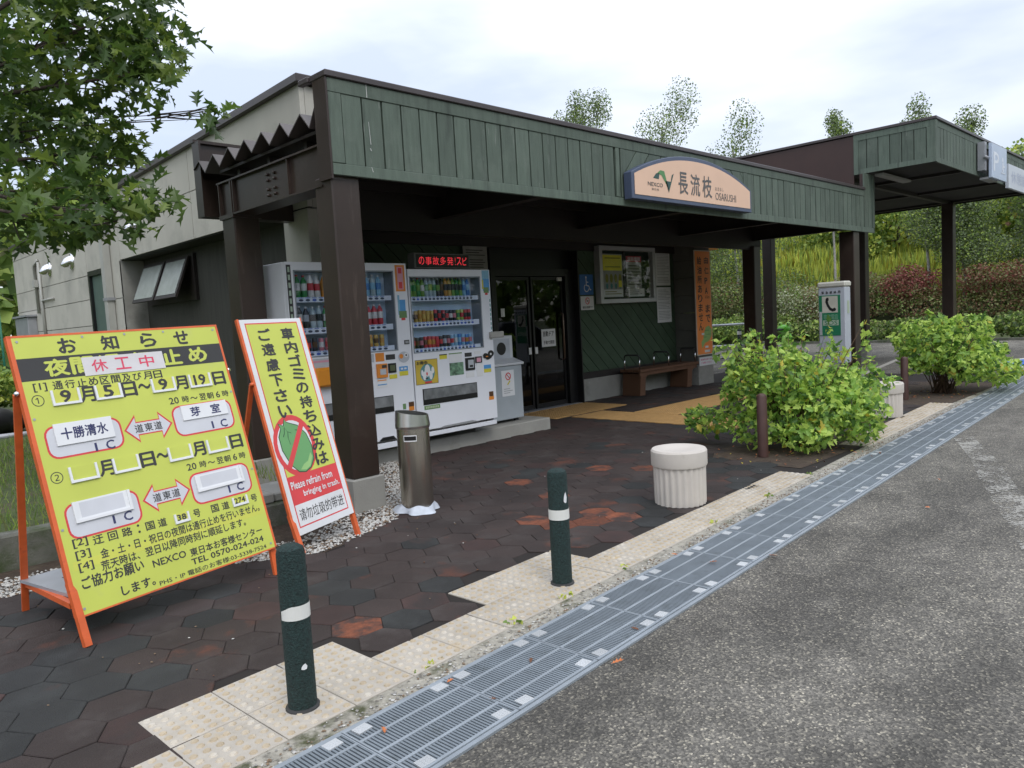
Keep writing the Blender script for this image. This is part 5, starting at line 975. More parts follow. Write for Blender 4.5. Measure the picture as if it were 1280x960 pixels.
b = MB(); rect(b, .270, .665, .836, .908, .0045, .007, f1, 0)
for ch, u in (('休', .345), ('工', .455), ('中', .575)): text(b, ch, u-.036, u+.036, .849, .896, lambda u, v: f1(u, v, .0075), 1, .012)
b.build('taped_notice', [mat('taped paper', (.62, .60, .60), .4, var=.1), REDW], o)
for u, v in ((.02, .985), (.98, .985), (.02, .02), (.98, .02), (.012, .7), (.012, .3), (.99, .7), (.99, .35), (.5, .99), (.3, .99), (.7, .99)): MB().add([f1(u+.006*math.cos(a), v+.0048*math.sin(a), .006) for a in np.linspace(0, 5.5, 8)], [list(range(8))]).build('rivet', GREYM, o)
# second sign
f2, n2 = bil((2.399, 5.14, 1.601), (2.888, 5.142, 1.605), (2.937, 4.698, .162), (2.456, 4.63, .114))
o = thing('no_littering_sign', 'narrow yellow and white no-rubbish sign on an orange stand, with a crossed out green bag', 'sign', (2.7, 4.9, 0))
mb = MB(); rect(mb, 0, 1, 0, 1, -.02, .004, f2); panel2 = mb.build('panel', [mat('white sign face', (.66, .67, .68), .4, var=.05)], o)
mb = MB(); rect(mb, -.035, -.001, -.0, 1.003, -.025, .003, f2); rect(mb, 1.001, 1.02, 0, 1.003, -.025, .003, f2); mb.build('frame', ORANGE, o)
for ft, u in ((Vector((2.462, 4.60, 0)), -.01), (Vector((2.948, 4.665, 0)), .985)): MB().bar(ft, f2(u, .1, -.014), .032, .03).build('front_leg', ORANGE, o)
for ft, u in ((Vector((2.42, 5.55, .02)), -.03), (Vector((2.93, 5.6, .02)), 1.01)): MB().bar(ft, f2(u, .70, -.03), .03, .02).build('back_leg', ORANGE, o)
MB().tube([f2(-.06, .70, -.02), f2(-.02, .70, .0)], .015, 8).build('hinge_bolt', ORANGE, o)
T2 = MB(); f2t = lambda w: (lambda u, v: f2(u, v, w))
rect(T2, .07, .93, .03, .982, .0041, .0044, f2, 2); rect(T2, .085, .915, .036, .130, .0045, .0048, f2, 6)
rect(T2, .085, .915, .258, .976, .0045, .0048, f2, 1)
def cyc(mb, uc, vc, r, w, m, n=28, rr=None):
    mb.add([f2(uc+r*math.cos(2*math.pi*k/n), vc+(rr or r*.325)*math.sin(2*math.pi*k/n), w) for k in range(n)], [list(range(n))], m)
uc, vc = .345, .39
cyc(T2, uc, vc, .335, .0050, 2, rr=.143); cyc(T2, uc, vc, .275, .0053, 6, rr=.117)
bag = [(.30, .27), (.20, .31), (.13, .38), (.13, .44), (.19, .475), (.17, .50), (.24, .485), (.28, .515), (.30, .50), (.36, .49), (.46, .475), (.56, .43), (.60, .37), (.58, .31), (.50, .275), (.40, .262)]
T2.add([f2(u+(u-.36)*.06, v+(v-.385)*.04, .0055) for u, v in bag], [list(range(len(bag)))], 4); T2.add([f2(u, v, .0058) for u, v in bag], [list(range(len(bag)))], 3)
T2.add([f2(u, v, .0060) for u, v in [(.33, .275), (.42, .268), (.50, .28), (.57, .32), (.55, .34), (.48, .305), (.40, .295)]], [list(range(7))], 5)
for P in ([(.24, .487), (.27, .46), (.33, .45)], [(.28, .46), (.26, .43), (.27, .40)], [(.40, .46), (.46, .455), (.52, .43)], [(.19, .44), (.22, .455), (.24, .48)]):
    for (a, b2), (c, d_) in zip(P, P[1:]): T2.add([f2(a, b2, .0062), f2(c, d_, .0062), f2(c+.008, d_-.004, .0062), f2(a+.008, b2-.004, .0062)], [(0, 1, 2, 3)], 4)
T2.add([f2(u, v, .0066) for u, v in [(.13, .305), (.18, .285), (.57, .475), (.53, .50)]], [(0, 1, 2, 3)], 2)
tt = lambda s, uc, vc, w, h, m=0, bold=.03: text(T2, s, uc-w/2, uc+w/2, vc-h/2, vc+h/2, lambda u, v: f2(u, v, .0070), m, bold)
for ch, v in zip('車内ゴミの持ち込みは', (.922, .853, .785, .717, .648, .578, .507, .437, .367, .300)): tt(ch, .715, v, .20, .056 if ch != 'の' else .05)
for ch, v in zip('ご遠慮下さい', (.924, .851, .776, .702, .628, .552)): tt(ch, .335, v, .20, .056)
rect(T2, .085, .915, .134, .256, .0046, .0049, f2, 2)
tt('Please refrain from', .455, .216, .70, .034, 6, .02); tt('bringing in trash.', .58, .166, .62, .034, 6, .02); tt('请勿垃圾的带进', .50, .082, .76, .052, 0, .0)
T2.build('lettering', [CHAR, YEL, REDP, BAGG, BAGD, BAGL, mat('white print', (.66, .67, .68), .5)], panel2)
# concrete catch basin behind the signs
o = thing('catch_basin', 'stepped grey concrete catch basin in the gravel behind the signs', 'basin', (2.8, 5.9, 0))
mb = MB(); mb.box(2.45, 3.05, 5.45, 6.0, -.02, .17); mb.build('lower_block', CONCD, o, bevel=.01); mb = MB(); mb.box(2.47, 2.74, 5.50, 5.98, .172, .25); mb.box(2.75, 3.03, 5.52, 5.98, .172, .24); mb.build('lid', CONC, o, bevel=.01)

# ================================================================ SOS PHONE BOX
X, YS = 12.25, 4.985; o = thing('emergency_phone_box', 'grey roadside emergency phone box marked SOS on a post behind the bush', 'phone box', (X, YS, 0)); SG = mat('phone box grey', (.42, .45, .50), .45, var=.05); DG = mat('sos green', (.012, .17, .08), .45, var=.06)
mb = MB(); mb.tube([(X+.10, YS, 0), (X+.10, YS, .55)], .045, 12); mb.box(X-.0, X+.2, YS-.10, YS+.10, .42, .52); mb.build('post', GREYM, o)
mb = MB(); mb.box(X, X+.22, YS-.215, YS+.215, .50, 1.72); bx_ = mb.build('cabinet', SG, o, bevel=.012); mb = MB(); mb.box(X-.015, X+.235, YS-.23, YS+.23, 1.72, 1.815); mb.build('cap', mat('cream cap', (.50, .49, .43), .5, var=.05), o, bevel=.025)
mb = MB(); fs = lambda yy, z: (X-.008, YS-yy, z)      # yy grows to the right as seen from the front
mb.box(X-.006, X-.001, YS-.14, YS+.20, .95, 1.60, 0); mb.box(X-.0075, X-.006, YS-.10, YS+.15, 1.32, 1.585, 1); mb.box(X-.0075, X-.006, YS-.11, YS+.14, 1.115, 1.20, 2)
mb.box(X-.0078, X-.0062, YS+.155, YS+.198, .96, 1.34, 3)
text(mb, 'SOS', -.115, .09, 1.125, 1.19, fs, 0, .01); text(mb, '非常電話', -.13, .10, 1.215, 1.295, fs, 4, .0)
for k, ch in enumerate('緊急連絡用'): text(mb, ch, -.155+k*.065, -.115+k*.065, 1.625, 1.665, fs, 5, .02)
hp = [(-.09, 1.545), (-.07, 1.565), (-.045, 1.56), (-.04, 1.525), (-.055, 1.50), (-.045, 1.46), (-.01, 1.40), (.02, 1.385), (.05, 1.40), (.075, 1.375), (.06, 1.345), (.02, 1.335), (-.03, 1.36), (-.07, 1.42), (-.095, 1.49)]
mb.add([(X-.009, YS-a, z) for a, z in hp], [list(range(len(hp)))], 5); mb.build('front_panel', [DG, mat('phone pictogram cream', (.50, .49, .42), .5), mat('pale green band', (.38, .46, .36), .5), mat('pale strip', (.40, .42, .42), .5), mat('mid green letters', (.22, .42, .28), .5), BLACK], bx_)
mb = MB(); mb.box(X+.08, X+.16, YS-.219, YS-.216, 1.3, 1.5); mb.build('side_label', mat('pale green label', (.35, .42, .30), .5), o)

# ================================================================ RAILING AND FROG STAND
o = thing('metal_railing', 'two bar galvanised pipe railing at the end of the building', 'railing', (20, 13, 0)); PG = mat('galvanised pipe', (.45, .47, .50), .35, .6, var=.1)
for z in (.97, .33): MB().tube([(19.5, 12.6, z), (21.7, 11.1, z)], .035, 8).build('rail', PG, o)
for x, y in ((19.6, 12.53), (21.6, 11.17)): MB().tube([(x, y, -.02), (x, y, .97)], .035, 8).build('upright', PG, o)
o = thing('stone_pile', 'pale stones and low kerb pieces under the railing', 'stones', (19.6, 11.9, 0)); stones('stones', [(19+random.uniform(-1.5, 1.2)*1, 11.8+random.uniform(-.5, .7), .03) for _ in range(60)], .05, .14, [G1, G2], None, label='pale stones scattered under the railing', cat='stones', kind='stuff'); bpy.data.objects.remove(o)
fx, fy = 22.1, 10.38; o = thing('frog_barrier_stand', 'bright green frog shaped barrier stand beside the far brown post', 'barrier', (fx, fy, 0)); FGn = mat('bright green plastic', (.14, .48, .035), .35, var=.08); FGl = mat('light green plastic', (.35, .62, .12), .35)
def ell(mb, c, r, m=0, n=12, k=8):
    P = [(math.sin(math.pi*i/k)*1.0, -math.cos(math.pi*i/k)) for i in range(k+1)]; V = []
    for s_, z in P: V += [(c[0]+r[0]*max(s_, .02)*math.cos(2*math.pi*j/n), c[1]+r[1]*max(s_, .02)*math.sin(2*math.pi*j/n), c[2]+r[2]*z) for j in range(n)]
    mb.add(V, [(i*n+j, i*n+(j+1) % n, (i+1)*n+(j+1) % n, (i+1)*n+j) for i in range(k) for j in range(n)], m, True)
mb = MB(); ell(mb, (fx, fy, .38), (.15, .15, .27)); mb.build('body', FGn, o); mb = MB(); ell(mb, (fx-.08, fy-.0, .38), (.09, .11, .2)); mb.build('belly', FGl, o)
mb = MB(); ell(mb, (fx-.03, fy+.06, .76), (.17, .2, .12)); mb.build('head', FGn, o); mb = MB(); ell(mb, (fx-.1, fy+.10, .74), (.12, .16, .05)); mb.build('mouth', CHAR, o)
for dy in (-.09, .16): mb = MB(); ell(mb, (fx-.04, fy+dy, .90), (.06, .06, .06)); e = mb.build('eye', FGl, o); mb = MB(); ell(mb, (fx-.09, fy+dy, .905), (.02, .025, .03)); mb.build('pupil', BLACK, e)
for dy in (-.13, .16): mb = MB(); ell(mb, (fx-.03, fy+dy, .12), (.16, .07, .10)); mb.build('leg', FGn, o); mb = MB(); mb.tube([(fx-.02, fy+dy*.9, .58), (fx-.10, fy+dy*1.5, .48), (fx-.2, fy+dy, .5)], .04, 8); mb.build('arm', FGn, o)

# ================================================================ LITTER ON THE GROUND
FL_ = [mat('fallen leaf orange', (.50, .16, .05), .7, var=.3, scale=30), mat('fallen leaf brown', (.14, .06, .03), .8, var=.3, scale=30)]
lf = [(6.68, 1.87), (5.75, 1.71), (4.18, 2.05), (3.84, 2.32), (3.86, 2.54), (2.45, 1.97), (2.24, 2.25), (1.93, 2.14), (1.49, 2.28), (2.81, 2.08), (1.89, 2.4), (10.09, 2.03)]
lt = [MB().add(*[([(a*1, b, .012+.25*abs(a)) for a, b, c in OAK[0]]), OAK[1]]).mesh('fallen_leaf', q) for q in FL_]
wh = ['the farthest but one out on the open asphalt', 'out on the asphalt right of the drain', 'against the near edge of the drain, upper', 'in the middle of the drain grating, right', 'on the gritty strip beside the drain', 'at the near edge of the drain below the second bollard', 'dark and curled on the grating below the second bollard', 'a dark twiggy one low on the grating', 'on the grating near the bottom edge', 'small and dark at the near side of the grating', 'small one beside an anti slip plate', 'the farthest one, near the right edge of the asphalt']
for i, (x, y) in enumerate(lf):
    k = 1 if i in (6, 7, 9) else 0; sc = .045 if i not in (2, 5, 3) else .06
    obj('fallen_leaf', lt[k], None, (x, y, .004), (random.uniform(-.3, .3), random.uniform(-.3, .3), random.uniform(0, 6)), label=('brown' if k else 'orange')+' fallen leaf '+wh[i], cat='leaf', group='fallen leaves', scale=(sc*.8, sc, sc))
stones('paving_litter', [(random.uniform(.3, 7), random.uniform(3.2, 5.5), .004) for _ in range(90)], .003, .008, [G1, G3, FL_[1]], kind='stuff', label='tiny pale chips scattered over the dark paving', cat='litter')

# ================================================================ FOREGROUND OAK
def leafy(t, base, blobs, n, size, tmpl, mats, wts, nkeep, up, out_w=.3, sc=(.65, 1.25), name='leaf', shell=.2):
    p, d = blob_points(blobs, n, shell); rot = rand_rot(n, up, d, out_w); s_ = rng.uniform(*sc, n)*size; mi = rng.choice(len(mats), n, p=wts)
    dist = np.linalg.norm(p-np.array([0, 0, 1.5]), axis=1)/s_; inv = (p@np.array(f_))*0; order = np.argsort(dist)
    vis = []; rest = []
    for i in order:
        if len(vis) < nkeep:
            v = Vector(p[i])-Vector((0, 0, 1.5)); zf = v.dot(f_); xx, yy = v.dot(r2)/zf, v.dot(u2)/zf
            if zf > 0 and abs(xx) < .68 and abs(yy) < .51: vis.append(i); continue
        rest.append(i)
    tv = [MB().add(*tmpl).mesh(name, q) for q in mats]
    for i in vis:
        o = obj(name, tv[mi[i]], t, tuple(p[i]-np.array(base)), None, scale=(s_[i],)*3); o.rotation_euler = Matrix(rot[i].tolist()).to_euler()
    rest = np.array(rest); scatter('leaves', *tmpl, p[rest]-np.array(base), rot[rest], s_[rest], mi[rest], mats, t, kind='stuff')
    return p
base = (0.2, 8.6, .1)
t = thing('oak_tree', 'oak tree with lobed green leaves hanging into the upper left', 'tree', base)
blobs = [(1.86, 6.95, 3.9, .75, .75, .5), (2.3, 6.75, 4.15, .6, .6, .45), (2.35, 6.4, 3.62, .42, .42, .3), (1.85, 7.25, 3.25, .7, .7, .4), (2.1, 6.6, 3.05, .45, .45, .28), (1.7, 6.4, 2.62, .5, .5, .24), (1.85, 5.7, 2.34, .38, .38, .15), (1.5, 6.8, 2.45, .45, .45, .22), (2.65, 6.8, 4.05, .35, .35, .3), (1.9, 7.7, 4.9, .8, .8, .5), (2.5, 7.0, 4.95, .6, .6, .4), (1.3, 8.0, 3.7, .9, .9, .7), (1.15, 7.6, 2.75, .6, .6, .35), (2.15, 5.85, 2.52, .27, .27, .14), (1.6, 5.85, 2.33, .33, .33, .14), (2.86, 6.4, 3.38, .12, .12, .09), (3.0, 6.45, 3.43, .07, .07, .08), (0.4, 8.3, 5.2, 1.3, 1.3, .9)]
mb = MB(); mb.tube([(.2, 8.6, 0), (.25, 8.55, 1.2), (.3, 8.4, 2.4), (.5, 8.2, 3.8), (.6, 8.2, 5.2)], .16, 10, r1=.05); mb.build('trunk', BARK, t)
mb = MB()
for i, bl in enumerate(blobs):
    e = Vector(bl[:3]); a = Vector((.28+.02*i % .2, 8.4, 1.9+.15*(i % 9)+(.8 if e.z > 3.5 else 0))); m_ = a.lerp(e, .5)+Vector((0, 0, .18)); rr_ = .035 if bl[3] > .3 else .010; mb.tube([a, m_, e], rr_, 6, r1=rr_*.2)
    for k in range(4): q = e+Vector((random.uniform(-1, 1)*bl[3], random.uniform(-1, 1)*bl[4], random.uniform(-1, 1)*bl[5]))*.9; mb.tube([m_.lerp(e, random.uniform(.4, 1)), q], .008, 5, r1=.002)
mb.build('branches', BARK, t)
leafy(t, base, blobs, 4300, .168, OAK, LEAFM, [.42, .40, .18], 300, .55, .15)

# ================================================================ BUSHES
def bush(lb, c, blobs, n, size, seedstems):
    t = thing('maple_bush', lb, 'bush', c, 'leafy bushes beside the drain'); mb = MB()
    for k in range(seedstems):
        bl = random.choice(blobs); e = Vector(bl[:3])+Vector((random.uniform(-1, 1)*bl[3], random.uniform(-1, 1)*bl[4], random.uniform(-.2, 1)*bl[5]))*.7; a = Vector(c)+Vector((random.uniform(-.12, .12), random.uniform(-.12, .12), 0)); mb.tube([a, a.lerp(e, .5)+Vector((0, 0, .08)), e], .011, 6, r1=.003)
    for bl in blobs:
        if bl[3] < .1: e = Vector(bl[:3])+Vector((0, 0, bl[5]*.9)); a = Vector(c)+Vector((random.uniform(-.15, .15), random.uniform(-.15, .15), 0)); mb.tube([a, a.lerp(e, .55)+Vector((0, 0, .05)), e], .008, 5, r1=.002)
    mb.build('stems', mat('bush stem', (.10, .06, .035), .8), t)
    leafy(t, c, blobs, n, size, MAPLE, BUSHM, [.36, .44, .17, .03], 300, .45, .4, name='leaf', shell=.45, sc=(.45, 1.35)); return t
bc = (7.6, 3.45, 0)
def sh_(bl, dx, dy): return [(b[0]+dx, b[1]+dy)+tuple(b[2:]) for b in bl]
b1 = sh_([(7.45, 3.75, .70, .5, .5, .34), (7.75, 3.5, .55, .55, .5, .32), (7.45, 3.4, .42, .42, .4, .24), (7.2, 3.95, .60, .30, .35, .34), (7.7, 3.05, .38, .35, .28, .24), (8.05, 3.25, .5, .28, .3, .22)], .14, -.12)
b1 += [(7.35, 4.35, .26, .22, .28, .16), (7.4, 4.55, .30, .13, .14, .09), (7.35, 3.25, .2, .35, .28, .17), (7.8, 2.92, .2, .28, .22, .15), (7.25, 3.75, .24, .3, .3, .2), (8.55, 2.98, .6, .2, .18, .12)]
for k in range(34):      # upright sprigs give the ragged outline
    b1.append((7.7+random.uniform(-.75, .75), 3.5+random.uniform(-.6, .7), random.uniform(.72, 1.12), .045, .045, random.uniform(.12, .2)))
b1 += [(8.35, 3.15, .70, .22, .07, .06), (8.5, 3.05, .78, .07, .07, .10), (8.2, 3.4, .95, .07, .07, .14), (7.15, 4.1, 1.05, .06, .06, .13)]
bush('large lime green maple bush nearer the camera, beside the slim brown bollard', bc, b1, 6200, .068, 26)
b2 = sh_([(12.4, 4.0, .72, .55, .5, .36), (12.8, 3.7, .58, .6, .45, .36), (12.4, 3.5, .45, .5, .4, .28), (13.0, 3.2, .3, .5, .28, .2), (12.6, 3.9, 1.0, .3, .3, .18), (13.2, 3.4, .6, .33, .25, .15), (12.1, 4.1, .55, .28, .28, .25)], .38, -.32)
for k in range(30): b2.append((12.95+random.uniform(-.8, .8), 3.5+random.uniform(-.6, .6), random.uniform(.75, 1.15), .06, .06, random.uniform(.10, .16)))
bush('rounded lime green maple bush farther off, to the right of the second concrete stool', (12.85, 3.55, 0), b2, 4800, .08, 22)

n = 260; bp_ = np.array([(rng.normal(7.5, .55), rng.normal(3.45, .38), .004+rng.uniform(0, .01)) for _ in range(n//2)]+[(rng.normal(12.7, .6), rng.normal(3.7, .4), .004+rng.uniform(0, .01)) for _ in range(n//2)])
scatter('leaf_litter', *OAK, bp_, rand_rot(n, .92), rng.uniform(.02, .045, n), rng.choice(3, n, p=[.3, .5, .2]), [FL_[0], FL_[1], BUSHM[3]], kind='stuff', label='dry orange and brown leaf litter under the two bushes', cat='leaf litter')
# small weeds in the joint between the tiles and the gritty strip
wp = []
for xw in (2.95, 3.5, 1.95, 4.6, 5.5, 6.4, 8.4, 2.5):
    a = drain_pt(xw, .15)
    wp += [(a[0]+rng.normal(0, .03), a[1]+rng.normal(0, .012), 0) for _ in range(14)]
wp = np.array(wp); n = len(wp)
scatter('joint_weeds', *QUADL, wp, rand_rot(n, .1), rng.uniform(.012, .035, n), rng.choice(2, n), [FG[1], FG[8]], kind='stuff', label='tiny green weeds in the joint beside the cream tiles', cat='weeds')
# ================================================================ BACKGROUND PLANTING
def shrub(name, lb, cat, base, blobs, n, size, cols, w, group=None, up=.35):
    t = thing(name, lb, cat, base, group); mb = MB()
    for k in range(7):
        bl = blobs[k % len(blobs)]; mb.tube([Vector(base)+Vector((random.uniform(-.3, .3), random.uniform(-.3, .3), -.05)), Vector(bl[:3])], .025, 5, r1=.006)
    mb.build('stems', BARK, t); p, d = blob_points(blobs, n, .5); p[:, 2] = np.maximum(p[:, 2], base[2]+.02)
    scatter('foliage', *QUADL, p-np.array(base), rand_rot(n, up, d, .5), rng.uniform(.6, 1.4, n)*size, rng.choice(len(cols), n, p=w), [FG[c] for c in cols], t); return t
# low clipped hedge along the far kerb
for i, y in enumerate(np.arange(2.2, 13.5, 1.6)):
    x = 28.3+random.uniform(-.1, .1); hh = random.uniform(.75, .9); where = ['at the right edge of the frame', 'second from the right edge', 'third from the right edge, before the rust shrubs', 'fourth from the right, behind the farther bush', 'to the right of the farthest brown post', 'behind the farthest brown post', 'between the phone box and the frog stand', 'leftmost, beside the frog stand'][i % 8]
    shrub('low_hedge', 'low green clipped hedge section '+where, 'hedge', (x, y, 0), [(x, y, hh*.5, .8, .95, hh*.5), (x+.2, y+.5, hh*.55, .7, .6, hh*.45)], 1500, .10, [0, 1, 2, 6], [.3, .4, .15, .15], 'low hedge along the far kerb')
sh = [('rust_shrub', 'reddish bare stemmed shrub, the reddest one left of the far post', (32.5, 9.9), 1.0, .9, [4, 5, 6], [.6, .3, .1], 1.45), ('rust_shrub', 'rust and olive shrub just right of the tall far post', (33, 7.2), 1.2, .9, [5, 6, 4], [.45, .35, .2], 1.5), ('rust_shrub', 'brownish shrub at the right edge behind the low hedge', (33, 5.0), 1.3, .9, [5, 6, 1], [.4, .4, .2], 1.45), ('rust_shrub', 'olive brown shrub between the two right posts', (32.5, 11.6), 1.1, .9, [6, 5, 1], [.45, .3, .25], 1.3),
      ('brown_shrub', 'olive brown shrub behind the orange sign', (30, 17.0), 1.6, 1.3, [6, 5, 1], [.5, .2, .3], 1.0), ('brown_shrub', 'brown green shrub left of the first far post', (31, 15.3), 1.4, 1.2, [6, 1, 5], [.5, .3, .2], 1.0), ('cream_shrub', 'cream flowered shrub behind the frog stand', (30, 13.7), 1.2, 1.1, [7, 6, 1], [.45, .3, .25], 1.0), ('brown_shrub', 'brown shrub between the frog stand and the phone box', (30.5, 12.9), 1.2, 1.2, [6, 5, 7], [.4, .35, .25], 1.0), ('green_shrub', 'green shrub low beneath the cream shrub', (28.6, 14.6), 1.0, .7, [1, 2, 6], [.5, .3, .2], .5), ('green_shrub', 'green shrub just behind the railing', (27.5, 16.0), 1.2, .8, [1, 2, 0], [.5, .3, .2], .5)]
for nm, lb, (x, y), r, rzz, cols, w, zc in sh:
    z0 = float(hill(x, y)); bl = [(x+random.uniform(-.6, .6), y+random.uniform(-.8, .8), z0+zc*random.uniform(.7, 1.1), r*random.uniform(.5, .8), r*random.uniform(.5, .9), rzz*random.uniform(.4, .8)) for _ in range(7)]
    sb = shrub(nm, lb, 'shrub', (x, y, z0), bl, 4500, .075, cols, w, 'shrubs on the bank')
    if nm == 'rust_shrub': pl_, dl_ = blob_points([(x-.3, y+random.uniform(-.5, .5), z0+.45, .9, 1.5, .5), (x, y, z0+.9, .9, 1.3, .45)], 3200, .4); pl_[:, 2] = np.maximum(pl_[:, 2], z0+.02); scatter('lower_foliage', *QUADL, pl_-np.array((x, y, z0)), rand_rot(3200, .3, dl_, .5), rng.uniform(.6, 1.4, 3200)*.075, rng.choice(3, 3200, p=[.45, .35, .2]), [FG[6], FG[5], FG[1]], sb)
# goldenrod field on the bank
n = 85000; az = rng.uniform(math.radians(6), math.radians(36), n); R = rng.uniform(36, 58, n); px, py_ = R*np.cos(az), R*np.sin(az); dens = np.sin(az*23)+np.sin(R*.7)*.5; k = rng.uniform(-2.2, 1.2, n) < dens+.6; px, py_ = px[k], py_[k]; pz = hill(px, py_)-.045; n = len(px)
hgt = rng.uniform(.5, 1.5, n)*(1+.25*np.sin(px*1.3+py_*.9)); rot = np.zeros((n, 3, 3)); a = rng.uniform(0, 6.28, n); tl = rng.uniform(-.28, .28, (n, 2)); rot[:, 0, 0] = np.cos(a)*.07; rot[:, 1, 0] = np.sin(a)*.07; rot[:, 0, 1] = tl[:, 0]; rot[:, 1, 1] = tl[:, 1]; rot[:, 2, 1] = 1; rot[:, 0, 2] = -np.sin(a)*.08; rot[:, 1, 2] = np.cos(a)*.08
tv = ([(-.12, 0, 0), (.12, 0, 0), (.5, .45, .3), (0, 1, 0), (-.5, .5, -.2), (0, .7, .5)], [(0, 1, 2), (0, 2, 3), (0, 3, 4), (0, 5, 3)])
scatter('goldenrod', *tv, np.stack([px, py_, pz], 1), rot, hgt, rng.choice(4, n, p=[.08, .5, .28, .14]), [FG[1], FG[8], FG[2], FG[3]], kind='stuff', label='tall yellow green weeds covering the bank beyond the car park', cat='weeds')
# trees: birches above the roof, broadleaf trees on the bank
def at(x, y): return (x, y, float(hill(x, y))-.1)
bt = [((26.6, 22.8), 11.9, 1.3, 'thin bare topped birch, leftmost of the tree tops above the fascia'), ((27.4, 21.7), 11.7, 1.4, 'small birch top, second from the left above the fascia'), ((29.3, 19.2), 12.2, 1.9, 'tallest birch rising above the name sign'), ((30.8, 16.6), 10.6, 1.9, 'full round birch crown to the right of the name sign'), ((32.5, 13.0), 9.7, .8, 'slim tree top just left of the tall canopy corner'), ((33.6, 9.8), 9.9, 1.0, 'birch above the corner of the tall canopy'), ((33.9, 8.6), 9.1, 1.1, 'birch right of the tall canopy corner'), ((34.5, 6.5), 7.2, 1.3, 'tree top at the right edge behind the blue sign')]
for (x, y), h, r, lb in bt:
    b3 = at(x, y); bl = [(x+random.uniform(-.5, .5)*r, y+random.uniform(-.5, .5)*r, h-r*.9-i*r*.75, r*random.uniform(.35, .6)*(1+.35*i), r*random.uniform(.35, .6)*(1+.35*i), r*.75) for i in range(7)]
    tree('birch_tree', lb, 'tree', b3, h-b3[2]-.2, bl, 26000 if r > 1 else 11000, .075, [FG[9], FG[2], FG[1]], [.6, .2, .2], .07, BIRCH, 'birch trees behind the building', 20)
gt = [((40, 13.0), 9.0, 2.4, 'dark leafy tree above the red shrub', [1, 2, 8], [.38, .37, .25]), ((41, 16.5), 8.0, 1.9, 'leafy green tree behind the phone box', [1, 2, 8], [.38, .37, .25]), ((42, 9.5), 9.5, 2.4, 'broad green tree left of the tall far post', [1, 2, 8], [.38, .37, .25]), ((41, 6.4), 9.0, 2.0, 'green tree tinged orange right of the tall far post', [1, 2, 5, 3], [.5, .25, .15, .1]), ((43, 3.8), 9.5, 2.2, 'green tree at the far right edge', [1, 2, 8], [.38, .37, .25]), ((44, 20.5), 8.0, 2.0, 'green tree seen behind the left far post', [0, 1, 6], [.4, .4, .2]),
      ((36, 21.8), 7.0, 1.6, 'bright yellow leaved tree beside the orange sign', [3, 2, 1], [.6, .25, .15]), ((39, 24.5), 9.5, 1.8, 'dull green tree beside the yellow one', [6, 1, 2], [.4, .4, .2]), ((48, 14.5), 11.0, 2.6, 'grey green tree at the top of the bank, middle', [1, 6, 0], [.4, .3, .3]), ((50, 8), 12.0, 2.8, 'tall green tree at the top of the bank, right', [1, 2, 8], [.38, .37, .25])]
for (x, y), h, r, lb, cols, w in gt:
    h *= .8; r *= .9
    b3 = at(x, y); bl = [(x+random.uniform(-.8, .8)*r, y+random.uniform(-.8, .8)*r, b3[2]+(h-b3[2])*f, r*random.uniform(.5, .8), r*random.uniform(.5, .8), r*.42) for f in (.3, .4, .5, .6, .7, .8, .9) for _ in (0, 1)]
    tree('broadleaf_tree', lb, 'tree', b3, h-b3[2], bl, 4200, .20, [FG[c] for c in cols], w, .13, BARK, 'trees on the bank', 8)
# far woods: ring of soft tree mass round the site (also what the door glass reflects)
def woods(name, lb, cs, n, size, hz, rad, label=True):
    bl = [(x, y, z*.5, rad, rad, z*.5) for x, y, z in cs]; p, d = blob_points(bl, n, .6)
    scatter(name, *QUADL, p, rand_rot(n, .3, d, .5), rng.uniform(.6, 1.4, n)*size, rng.choice(4, n, p=[.45, .35, .12, .08]), [FG[1], FG[2], FG[0], FG[6]], kind='stuff', label=lb, cat='woods')
woods('bank_woods', 'mass of trees along the top of the bank', [(68+random.uniform(-3, 3)-abs(y-12)*.12, y, hill(66, y)+4+random.uniform(-2, 3)) for y in range(-14, 62, 5)], 26000, .7, 9, 4.5)
woods('side_woods', 'dark mass of trees beyond the left end of the building', [(x, 36+random.uniform(-3, 3), 9+random.uniform(-2, 3)) for x in range(-34, 22, 5)], 16000, .6, 9, 4)
woods('opposite_woods', 'dark trees across the car park, behind the camera', [(x, -38+random.uniform(-3, 3), 12+random.uniform(-2, 3)) for x in range(-60, 75, 7)], 16000, .9, 9, 6)
# left background: weeds, logs, green mesh fence
pts = np.array([(random.uniform(-3, 3.9), random.uniform(6.2, 13), 0) for _ in range(22000)]); pts[:, 2] = .15+.04*(pts[:, 1] < 7); n = len(pts); hgt = rng.uniform(.03, .12, n); rot = np.zeros((n, 3, 3)); a = rng.uniform(0, 6.28, n); tl = rng.uniform(-.5, .5, (n, 2)); rot[:, 0, 0] = np.cos(a)*.2; rot[:, 1, 0] = np.sin(a)*.2; rot[:, 0, 1] = tl[:, 0]; rot[:, 1, 1] = tl[:, 1]; rot[:, 2, 1] = 1
scatter('grass', [(-.3, 0, 0), (.3, 0, 0), (0, 1, 0)], [(0, 1, 2)], pts, rot, hgt, rng.choice(3, n, p=[.5, .3, .2]), [FG[1], FG[2], FG[6]], kind='stuff', label='rough grass behind the kerb on the left', cat='grass')
for i, (x, y, r, lb) in enumerate(((2.3, 19.5, .9, 'tall green weeds at the left edge, nearest'), (1.2, 20.5, 1.0, 'tall green weeds behind, at the left edge'), (3.6, 22.5, .9, 'weeds by the corner of the building'))): shrub('weeds', lb, 'weeds', (x, y, .1), [(x, y, .6, r, r*.7, .6), (x+.6, y, .5, r*.6, r*.6, .5)], 1200, .12, [1, 2, 8], [.4, .4, .2], 'weeds at the left edge', .1)
